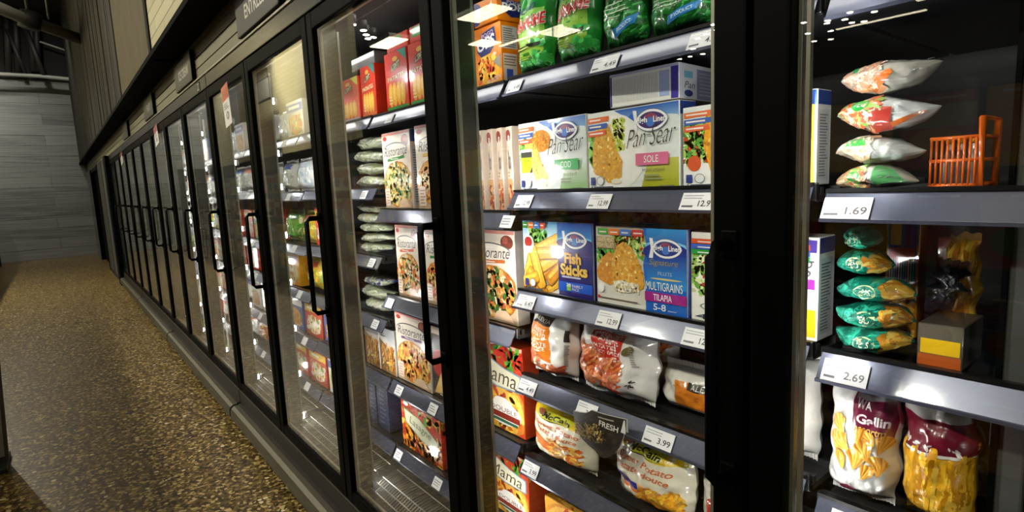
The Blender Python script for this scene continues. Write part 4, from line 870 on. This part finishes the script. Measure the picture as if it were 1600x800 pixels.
bx('pizza_box', 'large thin pizza box with purple bar, bottom middle of second door', 'box', 614, 671, 485, 610, .617, thin_pizza('#7a4a8a', ('#e8a030', '#d87a24', '#f0c050', '#c8581c', '#f4d888')), '#efe2d2', .05, h=.262, side=side_text('#e8d8c8'))
bx('pizza_box', 'dark pizza box with white slice, cut by the door frame', 'box', 677, 720, 505, 640, .617, lambda w, h: (lambda a: (a.rect(0, 0, 1, 1, '#3a2a26'), a.ell(.3, .5, .35, .2, '#b02a20'), a.poly([(.0, .05), (.5, .1), (.4, .5)], '#e8c070', 'crumb'), a.lines(.2, .04, .8, .12, 2, '#c8c0b0'), a.rect(0, .9, 1, 1, '#d8c8b8'), a)[-1])(Art(w, h, 5)), '#4a3a34', .05, h=.25)
bx('lasagne_box', 'red lasagne box alone on the lowest shelf of second door', 'box', 612, 667, 632, 705, .35, lasagne_box, '#b8341a', .12, h=.205, side=lambda w, h: (lambda a: (a.rect(0, 0, 1, 1, '#b03018'), a.scatter(0, .5, 1, 1, 50, ['#c8281c', '#e8a848', '#5fae3a', '#e05030'], .12, .08), a.rect(.3, .1, .6, .5, '#3f9a4a'), a.ell(.4, .55, .2, .2, '#d8d8c0'), a.ell(.4, .85, .14, .08, '#f0f0ee'), a)[-1])(Art(w, h, 3)), top=lambda w, d: (lambda a: (a.rect(0, 0, 1, 1, '#6a4a24'), a.rect(.2, .5, .8, .9, '#4a5a24'), a)[-1])(Art(w, d)))
# ---------------------------------------------------------------- right end of the third unit, through the second door
X3 = lambda px, py: at(px, py, .95)[0]
bx('potato_box', 'red and yellow potato carton, leftmost on the top shelf of second door', 'carton', 530, 560, 108, 185, 1.59, potato_box('#d8301c', '#b8a8c0', '#d8d040', False), '#d8301c', .06, h=.17)
bx('potato_box', 'red potato carton with orange strip beside the yellow corner carton', 'carton', 564, 592, 95, 180, 1.59, potato_box('#cf3018', '#e06a20'), '#cf3018', .06, h=.19)
place(carton_mesh(.2, .16, .045, '#6a6864', None), 'grey_carton', 'dull grey carton lying on the red potato cartons', 'carton', (X3(562, 90), .96, 1.785))
pale = ['#c8d4bc', '#dde2d6', '#b8c4a4', '#e4e6dc', '#c4ccb0', '#a8b890']
def pale_art(seed, extra=()):
    def f(w, h):
        a = Art(w, h, seed); a.scatter(0.03, 0.03, .97, .97, 130, ['#e8ead8', '#d0d8b8', '#f2f2ea', '#b4c094', '#dcd8b4'] + list(extra), .07, .06, mat='card'); return a
    return f
def lying_bag(name, label, X, z, w, d, t, base, art, seed, tilt=0.0, yaw=0.0, y=.94, group=None, **k):
    """bag lying on its back on a shelf, closed end towards the door"""
    mb = bag_mesh(w, d, t, base, art(w, d) if art else None, seed, **k)
    return place(mb, name, label, 'bag', (X, y, z + t * .5), (-PI / 2 + tilt, 0, yaw), group)
def lens_mesh(w, hh, d, base, art, seed, wrinkle=1.0, cells=14, nu=36, na=28):
    """filled bag lying with its long side to the door: pointed ends, plump middle"""
    mb = MB(); B = H(base); o = Vector((seed * 3.7, seed * 1.9, .3))
    def surf(u, a, lift=0.0):                # a: 0 = front, quarter turn = top
        k = max(.02, (math.sin(PI * min(max(u, 0), 1)) ** .8))
        nz = noise.noise(Vector((u * 5, math.cos(a) * 1.6, math.sin(a) * 1.6)) + o) * .16 + noise.noise(Vector((u * 13, math.cos(a) * 3, math.sin(a) * 3)) + o) * .1 * wrinkle
        r = k * (1 + nz); c_, s_ = math.cos(a), math.sin(a)
        return ((u - .5) * w, -(d * .55 * r + lift) * (abs(c_) ** .8) * (1 if c_ > 0 else -1), (hh * r + lift) * s_ + .01 * math.sin(u * 7 + seed) * (1 - k))
    V = [surf(i / nu, 2 * PI * j / na) for i in range(nu + 1) for j in range(na)]
    F = [(i * na + j, (i + 1) * na + j, (i + 1) * na + (j + 1) % na, i * na + (j + 1) % na) for i in range(nu) for j in range(na)]
    F += [tuple(range(na)), tuple(nu * na + j for j in range(na))[::-1]]
    mb.grid(V, F, 'film', B, True)
    if art: drape(art(w, hh * 2.6), mb, lambda u, v, q: surf(.02 + .96 * u, (v - .5) * PI * .98, q), cells)
    return mb
def lens_stack(name, z, items, yc=.975):
    """bags lying on one another, bottom one first: (label, left px, right px, top px, bottom px, base, art, seed, roll, wrinkle)"""
    built = []; top = max(at((q[1] + q[2]) / 2, q[3], yc)[1] for q in items)
    for lb, xl, xr, yt, yb, base, art, seed, roll, wr in items:
        ym = (yt + yb) / 2; X0 = at(max(xl, 1306), ym, yc)[0]; X1 = at(xr, ym, yc)[0]
        hh = (at((xl + xr) / 2, yt, yc)[1] - at((xl + xr) / 2, yb, yc)[1]) / 2
        mb = lens_mesh(X1 - X0, hh, .09, base, art, seed, wr); mb.xform(Matrix.Rotation(-roll, 4, 'Y'))
        built.append((mb, lb, (X0 + X1) / 2))
    ext = [(min(p[2] for p in mb.v), max(p[2] for p in mb.v)) for mb, _, _ in built]
    f = (top - z) / sum(b - a for a, b in ext); zz_ = z + .002
    for (mb, lb, X), (a, b) in zip(built, ext):
        mb.v = [(x, y, (q - a) * f) for x, y, q in mb.v]
        place(mb, name, lb, 'bag', (X, yc + rng.uniform(0, .006), zz_)); zz_ += (b - a) * f + .0004
def stack(X, z, n, w, t, cols, seed, arts, labels, group, y=1.0):
    for i in range(n):
        mb = lens_mesh(w, t / 2 * .82, .11, cols[i % len(cols)], arts[i % len(arts)], seed + i, 1.8, 9, 24, 20)
        zm = min(p[2] for p in mb.v)
        place(mb, 'vegetable_bag', labels[i], 'bag', (X + rng.uniform(-.01, .01), y + rng.uniform(0, .012), z + .002 - zm + i * t), (0, rng.uniform(-.03, .03), rng.uniform(-.06, .06)), group)
ordw = ['first', 'second', 'third', 'fourth', 'fifth', 'sixth']
stack(X3(566, 260), 1.335, 4, .22, .05, pale, 30, arts=[pale_art(1), pale_art(2, ('#8aa860',))], labels=['pale vegetable bag, %s from the bottom of the stack left of spinach pizza' % ordw[i] for i in range(4)], group='pale bags left of the spinach pizza')
stack(X3(572, 370), 1.079, 5, .24, .04, pale, 40, arts=[pale_art(3, ('#8a6a4a',)), pale_art(4, ('#d8d49a',))], labels=['clear vegetable bag, %s from the bottom of the stack by the orange bar pizza' % ordw[i] for i in range(5)], group='clear bags by the orange bar pizza')
stack(X3(578, 470), .839, 3, .26, .05, ['#dfe3d6', '#d0d8c0', '#3a4a9a'], 50, arts=[pale_art(5), pale_art(6), pale_art(7, ('#c8b060', '#3a4a9a'))], labels=['pale bag, %s from the bottom of the low stack above the pasta boxes' % ordw[i] for i in range(3)], group='pale bags above the pasta boxes')
def pasta_art(w, h):
    a = Art(w, h, 6); a.rect(0, 0, 1, 1, '#d8d4cc'); a.poly([(0, .75), (1, .45), (1, 0), (0, 0)], '#8a6a4a'); a.scatter(0.1, .05, .95, .6, 70, ['#e0a83c', '#c87a28', '#f0c868', '#a8501c'], .16, .04, kind=1.0); a.poly([(0, 1), (.6, .75), (1, .7), (1, 1)], '#c8c8cc'); a.lines(.1, .8, .5, .9, 2, '#7a7a7a'); return a
bx('pasta_box', 'white pasta dish box, left of two under the pale bags', 'box', 571, 592, 500, 575, .613, pasta_art, d=.05, h=.19)
bx('pasta_box', 'white pasta dish box, right of two beside the purple bar pizza', 'box', 594, 618, 512, 590, .613, pasta_art, d=.05, h=.18)
for i, (xl, xr, yt) in enumerate(((577, 588, 597), (590, 606, 602))):
    bx('entree_box', ('narrow dark blue carton at the left on the lowest shelf', 'dark grey blue carton beside the narrow blue one')[i], 'carton', xl, xr, yt, 670, .353, lambda w, h: (lambda a: (a.rect(0, 0, 1, 1, '#3a3f5c'), a.lines(.2, .1, .8, .9, 9, '#7a80a0', .3), a.rect(.1, .8, .9, .95, '#8a90b0'), a)[-1])(Art(w, h, 2)), '#2c304a', .12, h=.22)
# ---------------------------------------------------------------- right door
def mix_art(seed, veg, patches, oval=None, word='EUROPE'):
    def f(w, h):
        a = Art(w, h, seed)
        if veg: a.scatter(.06, .12, .5, .9, 120, veg, .09, .07, mat='card')
        for P, c in patches: a.poly(P, c)
        if oval: a.ell(oval[0], oval[1], .1, .13, oval[2]); a.text(word, oval[0] - .075, oval[1] - .05, oval[0] + .075, oval[1] + .05, '#d8f4d8', .1, .01)
        a.scatter(.55, .2, .95, .8, 10, ['#dde2e4', '#c4cacc'], .14, .02, kind=.2, mat='card'); return a
    return f
VEG = ['#e8a07c', '#e0643c', '#f0e6cc', '#8ac05a', '#f0d890', '#d8b8a0']
lens_stack('vegetable_bag', 1.30, [
    ('clear mixed vegetable bag on the shelf, bottom of its stack', 1284, 1436, 249, 291, '#c9d0c0', mix_art(1, VEG + ['#7ac06a'], [([(.6, .3), (.95, .4), (.8, .8), (.6, .9)], '#5fae6a')], (.36, .55, '#1c9a44')), 61, 0, 1),
    ('crumpled clear vegetable bag, second from bottom of the stack', 1300, 1448, 204, 250, '#c6cbc8', mix_art(2, ['#f0e6d0', '#e8c8a0', '#dcd8cc'], [([(.2, .55), (.48, .6), (.45, .8), (.25, .8)], '#3fae4a')], None), 62, -0.08, 1.5),
    ('clear vegetable bag with dark red patch, third in the stack', 1294, 1468, 150, 212, '#cdd2d2', mix_art(3, VEG, [([(.44, .1), (.66, .15), (.66, .62), (.46, .6)], '#b03a30'), ([(.66, .2), (.95, .45), (.9, .52), (.66, .32)], '#d8702c')], (.33, .68, '#2fae4a'), ''.join(['VEG'])), 63, -0.05, 1),
    ('clear vegetable bag with orange streak, topmost of the stack', 1314, 1472, 97, 152, '#b8b6ac', mix_art(4, ['#e8a07c', '#d8d0c0', '#c8a890'], [([(.42, .1), (.66, .5), (.62, .6), (.36, .25)], '#e0762c'), ([(.2, .7), (.27, .7), (.25, .95), (.2, .95)], '#2fa05a')], None), 64, 0.06, 1),
])
TEAL = ['#0f8a72', '#0a6a5a', '#1fb094', '#0c5a4e', '#3cc8a8']
def teal_art(seed, tip):
    def f(w, h):
        a = Art(w, h, seed); a.scatter(.04, .05, .72, .95, 170, TEAL, .1, .08, mat='card'); a.ell(.52, .5, .14, .2, '#c8d8a0'); a.ell(.52, .5, .125, .17, '#0c6a58'); a.text('PEAS', .44, .42, .6, .58, '#e8f0d0', .1, .01)
        if tip: a.rect(.72, .0, 1, 1, tip); a.scatter(.72, .1, .98, .9, 30, ['#d8a83c', '#b87a24', '#e8c868'], .12, .08, mat='card')
        return a
    return f
pk = ((1284, 1430, 508, 551, '#8a8a30'), (1297, 1432, 474, 521, '#6a6a4a'), (1297, 1432, 436, 481, '#c89a34'), (1304, 1396, 396, 442, '#7a9a8a'), (1320, 1378, 356, 398, None))
lens_stack('peas_bag', 1.05, [('teal bag of frozen peas, %s in the stack of five' % ('bottom one', 'second from bottom', 'middle one', 'fourth from bottom', 'smaller topmost one')[i], xl, xr, yt, yb, '#0c7a66', teal_art(70 + i, tip), 71 + i, (.0, -.02, .03, .05, -.04)[i], 1.0)
    for i, (xl, xr, yt, yb, tip) in enumerate(pk)])
def rainbow_art(w, h):
    a = Art(w, h, 3); a.rect(0, 0, 1, 1, '#c88a2c'); a.rect(0, .72, 1, 1, '#17807c'); a.rect(.06, .38, .94, .94, '#1c3c8c'); a.rect(.1, .72, .45, .9, '#e8b84a'); a.rect(.55, .7, .72, .92, '#14205a'); a.rect(.1, .6, .9, .7, '#c83a2c')
    a.L += 1
    for i in range(11): a.rect(.1 + i * .075, .4, .13 + i * .075, .62, ('#e8e4d0', '#e8c040', '#38b0a0', '#d8582c')[i % 4], up=False)
    a.rect(.06, .36, .94, .42, '#e0901c'); a.scatter(0, 0, 1, .34, 90, ['#d89a30', '#b8781c', '#e8b450', '#5aa0a0'], .08, .03, mat='crumb'); return a
bx('entree_box', 'teal and gold carton with colourful stripes beside the peas bags', 'carton', 1382, 1434, 358, 545, 1.05, rainbow_art, '#b87a24', .04, yf=1.085, h=.215)
bg('pasta_bag', 'gold ribbed pasta bag hanging high beside the striped carton', 'bag', 1478, 1530, 432, 506, 1.05, .05, '#c8921c', lambda w, h: (lambda a: (a.scatter(0, 0, 1, 1, 90, ['#d8a42c', '#b87a14', '#e8bc48', '#a86a10'], .3, .03, kind=1.5, mat='card', gs=.1), a)[-1])(Art(w, h, 4)), 81, yf=1.07, h=.17)
bx('snack_box', 'yellow and orange box lying right of the peas bags', 'box', 1432, 1504, 535, 574, 1.05, lambda w, h: (lambda a: (a.rect(0, 0, 1, 1, '#5a5448'), a.rect(0, .0, 1, .28, '#b0521a'), a.rect(.05, .3, .97, .66, '#e8bc14'), a)[-1])(Art(w, h, 2)), '#4a443a', .1, h=.062)
bg('black_pouch', 'crumpled black pouch on the yellow and orange box', 'bag', 1440, 1486, 468, 530, 1.1155, .05, '#1c1c24', None, 82, yf=1.0, h=.075, wrinkle=2.6, roll=.25, yaw=.4)
bx('card_packet', 'pink and tan packet behind the gold pasta bag', 'packet', 1462, 1494, 412, 465, 1.05, lambda w, h: (lambda a: (a.rect(0, .5, 1, 1, '#d8705a'), a.rect(.3, .7, .8, .9, '#f0d0c0'), a.scatter(0, 0, 1, .5, 40, ['#b88a5a', '#8a5a34', '#d8a878'], .12, .04), a)[-1])(Art(w, h, 2)), '#b8845a', .03, yf=1.125, h=.165)
# orange wire rack with small bottles
def rack():
    X0, Z0 = at(1452, 298, .99); X1, _ = at(1530, 296, .99); w = X1 - X0; t = empty('wire_rack', ((X0 + X1) / 2, 1.02, 1.302), 'orange wire rack of small bottles right of the vegetable bags', 'rack')
    mb = MB(); h = .07
    for z in (.004, h * .55, h): mb.tube([(-w / 2, -.03, z), (w / 2, -.03, z), (w / 2, .05, z), (-w / 2, .05, z)], .003, 'card', H('#d8641c'), 6, True)
    n = 10
    for i in range(n): mb.tube([(-w / 2 + w * i / (n - 1), -.03, 0), (-w / 2 + w * i / (n - 1), -.03, h)], .0018, 'card', H('#d8641c'), 6)
    mb.tube([(w / 2, -.03, 0), (w / 2, -.03, h * 1.35), (w / 2, .05, h * 1.35), (w / 2, .05, 0)], .005, 'card', H('#d8641c'), 6); mb.build('frame', t)
    me = MB(); me.tube([(0, 0, 0), (0, 0, .04), (0, 0, .052), (0, 0, .06)], [.0075, .0075, .0035, .0035], 'card', H('#c8ccc8'), 10); me.tube([(0, 0, .06), (0, 0, .07)], .0055, 'card', H('#d8a02c'), 8); me = me.mesh('bottle')
    for i in range(3):
        o = place(me, 'bottle', 'small clear bottle with yellow cap in the orange rack', 'bottle', ((X0 + X1) / 2 - w / 2 + .014 + i * (w - .028) / 2, 1.02, 1.305), group='bottles in the orange rack')
rack()
def shells_art(w, h):
    a = Art(w, h, 5); a.poly([(.42, .96), (.98, .9), (.96, .6), (.45, .64)], '#6a1838'); a.rect(.45, .9, .98, 1, '#8a8488'); a.text('WA', .48, .84, .68, .91, '#e8d8dc', 0, .02, -.02); a.text('Gallin', .5, .71, .9, .79, '#f0e4e8', 0, .03, -.02); a.text('assortm', .48, .645, .88, .695, '#d8a85a', 0, .015, -.03)
    for u, v, q, k in ((.3, .6, 2.2, 1.1), (.22, .44, 1.7, 1.0), (.4, .47, 2.6, 1.1), (.55, .52, 1.2, 1.0), (.32, .3, 2.0, .9), (.5, .32, 1.4, 1.1), (.68, .42, 1.9, 1.15), (.62, .24, 1.1, .8), (.8, .3, 1.5, 1.0), (.84, .5, 1.2, .9), (.74, .56, 2.3, .7)):
        n = 13; a.L += 1
        for m_ in range(n):                  # a ribbed shell opens like a fan
            t0 = q - .75 + 1.5 * m_ / n; t1 = q - .75 + 1.5 * (m_ + 1) / n; R = .23 * k * (1 - .25 * abs(2 * m_ / n - 1) ** 2)
            a.poly([(u - .05 * math.cos(q), v - .05 * math.sin(q)), (u + R * math.cos(t0), v + R * math.sin(t0) * w / h * 1.3), (u + R * math.cos(t1), v + R * math.sin(t1) * w / h * 1.3)], shade(H(('#f0c058', '#c87a20', '#e0a03a')[m_ % 3]), a.r.uniform(.85, 1.12)), 'card', False)
    a.L += 1; a.ell(.38, .06, .1, .05, '#6a1838'); return a
def gold_art(w, h):
    a = Art(w, h, 6); a.rect(0, .6, 1, .86, '#6a0f26'); a.rect(0, .86, 1, 1, '#b8b4ae'); a.rect(0, .585, 1, .605, '#d8d4cc'); a.scatter(.1, .62, .9, .68, 14, ['#e8e0dc'], .06, .012, mat='card'); a.grad(0, 0, 1, .58, '#a87808', '#d89a14'); a.scatter(0, .1, 1, .5, 90, ['#e0a820', '#c88c0c', '#ecc040', '#b87c08'], .3, .03, kind=1.5, mat='card', gs=.1); return a
bg('pasta_bag', 'white pasta shells bag with dark red label, lower right door', 'bag', 1284, 1408, 592, 772, .805, .1, '#e9e8e6', shells_art, 91, yf=.94, wrinkle=1.8, lean=-.03, yaw=.04, pinch=.08)
bg('pasta_bag', 'golden pasta bag with dark red top beside the white shells bag', 'bag', 1416, 1532, 616, 770, .805, .1, '#b8880c', gold_art, 92, yf=.95, wrinkle=1.7, yaw=-.08, pinch=.1)
bg('pasta_bag', 'small amber bag at the far right of the pasta shelf', 'bag', 1512, 1600, 630, 690, .805, .06, '#7a5a14', lambda w, h: (lambda a: (a.rect(.5, .5, .9, .95, '#c8ccd4'), a)[-1])(Art(w, h, 2)), 93, h=.2, yf=1.08)
bg('frozen_bag', 'silver crinkled bag at the bottom edge under the golden pasta', 'bag', 1412, 1500, 752, 900, .55, .08, '#7c828a', lambda w, h: (lambda a: (a.scatter(0, 0, 1, 1, 60, ['#a8b0b8', '#5a6068', '#8a6a5a', '#c8ccd0'], .12, .02, kind=.5, mat='card'), a)[-1])(Art(w, h, 2)), 94, h=.2, yf=.95, wrinkle=2)
bg('frozen_bag', 'white bag end beside the black frame in the right door', 'bag', 1185, 1283, 600, 720, .826, .09, '#d4d2cc', None, 95, h=.19, yf=.96)
# dark upright at the right edge inside the nearest case
mb = MB(); X = at(1578, 400, .97)[0]; mb.box(X, X + .03, .97, .985, .24, 1.86, 'end_grey', bev=.003); mb.box(X - .006, X, .965, .99, .24, 1.86, 'black_frame')
kid(mb, 'shelf_upright', HDR[1][0])
# ---------------------------------------------------------------- shelf tickets
def tag(px, py, z, price, where, w=.062, unit_y=YR, red=False):
    X = at(px, py, .905)[0]; h = .035; a = Art(w, h, int(px)); a.lines(.06, .62, .7, .92, 2, '#9a9a9e', .35); a.lines(.06, .12, .4, .3, 1, '#5a5a60', .6); a.text(price, .5, .2, .93, .55, '#2c2c30', 0, .01)
    mb = MB(); mb.box(-w / 2, w / 2, 0, .0008, 0, h, 'matte', H('#dcdce0')); a.put(mb, lambda u, v, q: (-w / 2 + u * w, -q, v * h), .0001)
    return place(mb, 'price_tag', 'price ticket reading %s %s' % (price, where), 'price tag', (X, .8962, z - .0365), (-.53, 0, 0), 'price tickets')
for px, py, z, p, s, w in ((804, 135, 1.59, '4.49', 'under the first edamame bag', .05), (945, 98, 1.59, '4.49', 'under the blue ribbon bag', .07), (1103, 62, 1.59, '4.49', 'at the right end of top rail', .07),
        (818, 312, 1.31, '12.99', 'below the cod box', .06), (936, 312, 1.31, '12.99', 'below the sole box', .062), (1092, 310, 1.31, '12.99', 'at the right end of second rail', .075),
        (821, 465, 1.055, '6.47', 'below the fish sticks', .066), (950, 494, 1.055, '12.99', 'below the tilapia box', .064), (1094, 522, 1.055, '12.99', 'by the door handle', .075),
        (823, 598, .826, '4.49', 'below the orange label bag', .066), (916, 637, .826, '3.99', 'left of the FRESH sign', .062), (1028, 678, .826, '3.99', 'right of the FRESH sign', .072),
        (828, 726, .597, '3.99', 'on the lowest rail of main door', .062),
        (1322, 316, 1.30, '1.69', 'below the mixed vegetable bags', .066), (1320, 573, 1.05, '2.69', 'below the peas bags', .064), (1330, 780, .805, '3.49', 'below the white shells bag', .06)):
    tag(px, py, z, p, s, w)
for px, py, z, s in ((608, 180, 1.587, 'under the red potato cartons'), (608, 464, .942, 'under the orange bar pizza'), (622, 596, .617, 'under the purple bar pizza'), (675, 625, .617, 'under the dark pizza box'), (622, 708, .35, 'under the lasagne box'), (682, 742, .35, 'right of the lasagne box'),
                     (568, 300, 1.335, 'under the four pale bags'), (580, 405, 1.079, 'under the five clear bags'), (585, 495, .839, 'above the pasta boxes'), (792, 340, 1.258, 'below the four thin pizza boxes')):
    X = at(px, py, .905)[0]; w = .05; mb = MB(); mb.box(-w / 2, w / 2, 0, .0008, 0, .035, 'matte', H('#dcdce0')); a = Art(w, .035, int(px)); a.lines(.1, .2, .9, .85, 3, '#8a8a90', .4); a.put(mb, lambda u, v, q: (-w / 2 + u * w, -q, v * .035), .0001)
    place(mb, 'price_tag', 'blurred white price ticket ' + s, 'price tag', (X, .8962, z - .0365), (-.53, 0, 0), 'price tickets')
# dark FRESH sign hanging from the fourth rail
Xa, Za = at(893, 640, .89); Xb, Zb = at(990, 672, .89); w = Xb - Xa; h = .105
mb = MB(); n = 12
def fs(u, v, q=0): return (u * w, -.012 * math.sin(PI * u) - q, (v - 1) * h)
P = [(0, 1), (.3, 1), (.65, 1), (1, 1), (.96, .82), (.88, .58), (.76, .34), (.62, .18), (.45, .06), (.3, .0), (.14, .02), (.0, .1), (-.25, .14), (-.55, .2), (-.8, .4), (-.86, .72), (-.5, .8), (-.2, .88)]
a = Art(w, h, 3)
P = [((u + .86) / 1.86, v) for u, v in P]; w2 = w * 1.0
a.poly(P, '#2a2522'); a.ell(.5, .46, .28, .26, '#1a1614', rot=-.3); a.scatter(.3, .3, .66, .72, 120, ['#7a6030', '#a88a4a', '#5a4420', '#c8b070'], .1, .03, kind=.6, inside=lambda x, y: ((x - .48) / .2) ** 2 + ((y - .5) / .2) ** 2 < 1); a.scatter(.08, .3, .4, .5, 30, ['#6a5428', '#8a6c34'], .25, .025, kind=.15)
a.text('FRESH', .6, .74, .9, .87, '#e8e4dc', .2, .015, -.06); a.lines(.6, .9, .86, .95, 1, '#a8a498', .6); a.poly([(.98, .98), (1, 1), (1, .7), (.93, .72)], '#e0ded8')
wd = .16
drape(a, mb, lambda u, v, q: ((u - .5) * wd, -.014 * math.sin(PI * u) - q, (v - 1) * h), 10, .0004)
mb.m = ['matte'] * len(mb.m)
back = MB(); drape(a, back, lambda u, v, q: ((u - .5) * wd, -.014 * math.sin(PI * u) + .0012, (v - 1) * h), 10, 0)
nb = len(back.f); first = next(i for i in range(nb)); mb.grid(back.v, back.f, 'matte', H('#d0cec8'))
place(mb, 'shelf_sign', 'dark curved FRESH sign hanging from the rail over cream bags', 'sign', (at(938, 660, .875)[0] - .005, .876, .838), (.06, 0, 0))
# ---------------------------------------------------------------- the rest of the row: packages seen at a slant
fb, fc = [], []
def far_art(i, w, h):
    a = Art(w, h, i); c = [('#d8d4c4', '#3a5ab0', '#e0a83c'), ('#c83a24', '#e8c040', '#f0e8d8'), ('#e8a41c', '#b0281c', '#f0e0b8'), ('#2f7a3c', '#f0e8c8', '#e0b040'), ('#e8e6de', '#c83a2c', '#d88a2c'), ('#3a5a9a', '#e8e4d8', '#e0a03c')][i % 6]
    a.rect(0, 0, 1, 1, c[0]); a.rect(0, .72, 1, .93, c[1]); a.ell(.5, .35, .4, .28, c[2], 'crumb'); a.scatter(.12, .1, .88, .6, 40, [c[2], '#d8783a', '#f0d890', '#8aa84a'], .08, .06); a.lines(.15, .77, .85, .88, 1, '#f4f0e4', .7); return a
for i in range(6): fb.append(carton_mesh(.22, .06, .176, ['#d8d4c4', '#c83a24', '#e8a41c', '#2f7a3c', '#e8e6de', '#3a5a9a'][i], far_art(i, .22, .176)).mesh('food_carton'))
fcols = ['#dde0da', '#8ab04a', '#d8d8ce', '#c8b43c', '#c85a34', '#e6e6e0']
for i in range(6):
    ex = (['#e8ece8', '#b8c8d8'], GREENS + ['#e8e0b0'], ['#f0f0ec', '#c8d0c0'], ['#e8d860', '#d8a82c', '#8ab04a'], ['#e0823c', '#f0c060', '#b8341c'], ['#f4f4f0', '#d0d4d8'])[i]
    fc.append(bag_mesh(.22, .142, .08, fcols[i], (lambda a: (a.scatter(.05, .05, .95, .7, 60, ex, .08, .07, mat='card'), a.rect(.15, .72, .85, .9, ('#c8d4e0', '#2f7a3c', '#3a5ab0', '#b0281c', '#f0e8d8', '#d8702c')[i]), a)[-1])(Art(.22, .142, i)), 100 + i, nu=16, nv=18, cells=8).mesh('food_bag'))
cn = ['cream and blue', 'red and yellow', 'amber and red', 'green and cream', 'white and red', 'blue and white']
bn = ['clear whitish', 'leaf green', 'white and blue', 'yellow', 'rust orange', 'plain white']
rows = {0: (0, 0, 1, 0), 1: (1, 2, 0, 1), 2: (1, 1, 3, 1), 3: (1, 4, 3, 0), 4: (0, 1, 0, 0), 5: (0, 3, 0, 0)}
dn = {3: 'third', 4: 'fourth', 5: 'fifth', 6: 'sixth', 7: 'seventh', 8: 'eighth', 9: 'ninth', 10: 'tenth', 11: 'eleventh', 12: 'twelfth', 13: 'last'}
sn = ['top', 'second', 'third', 'fourth', 'fifth', 'lowest']
pn = ['left', 'middle', 'right']
rg = random.Random(33)
for k in range(3, 14):
    a_, b_ = M[k], M[k - 1]
    for si, z in enumerate(SH[k]):
        for p in range(3):
            if k == 3 and p: continue
            if si == 0 and k > 9 and p: continue
            X = a_ + .13 + p * .258 + rg.uniform(-.01, .01); is_bag = rg.random() < (.75, .8, .6, .55, .25, .3)[si]
            if k >= 9: is_bag = True
            i = rg.choice(((0, 2, 5), (0, 5, 2), (1, 3, 0), (4, 3, 1), (2, 5, 1), (0, 4, 5))[si]) if is_bag else rg.choice(((0, 5, 4), (4, 0, 2), (3, 2, 1), (1, 2, 4), (1, 5, 4), (3, 1, 0))[si])
            if k >= 10: i = rg.choice((0, 2, 5))
            s = '%s on the %s shelf behind the %s door' % (pn[p], sn[si] if si < len(SH[k]) - 1 or si == 5 else 'lowest', dn[k])
            if is_bag: place(fc[i], 'food_bag', '%s food bag, %s' % (bn[i], s), 'bag', (X, 1.0, z + .004), (-.05, 0, rg.uniform(-.1, .1)), 'frozen food down the row')
            else: place(fb[i], 'food_carton', '%s food carton, %s' % (cn[i], s), 'carton', (X, .95, z + .0015), (0, 0, rg.uniform(-.03, .03)), 'frozen food down the row')
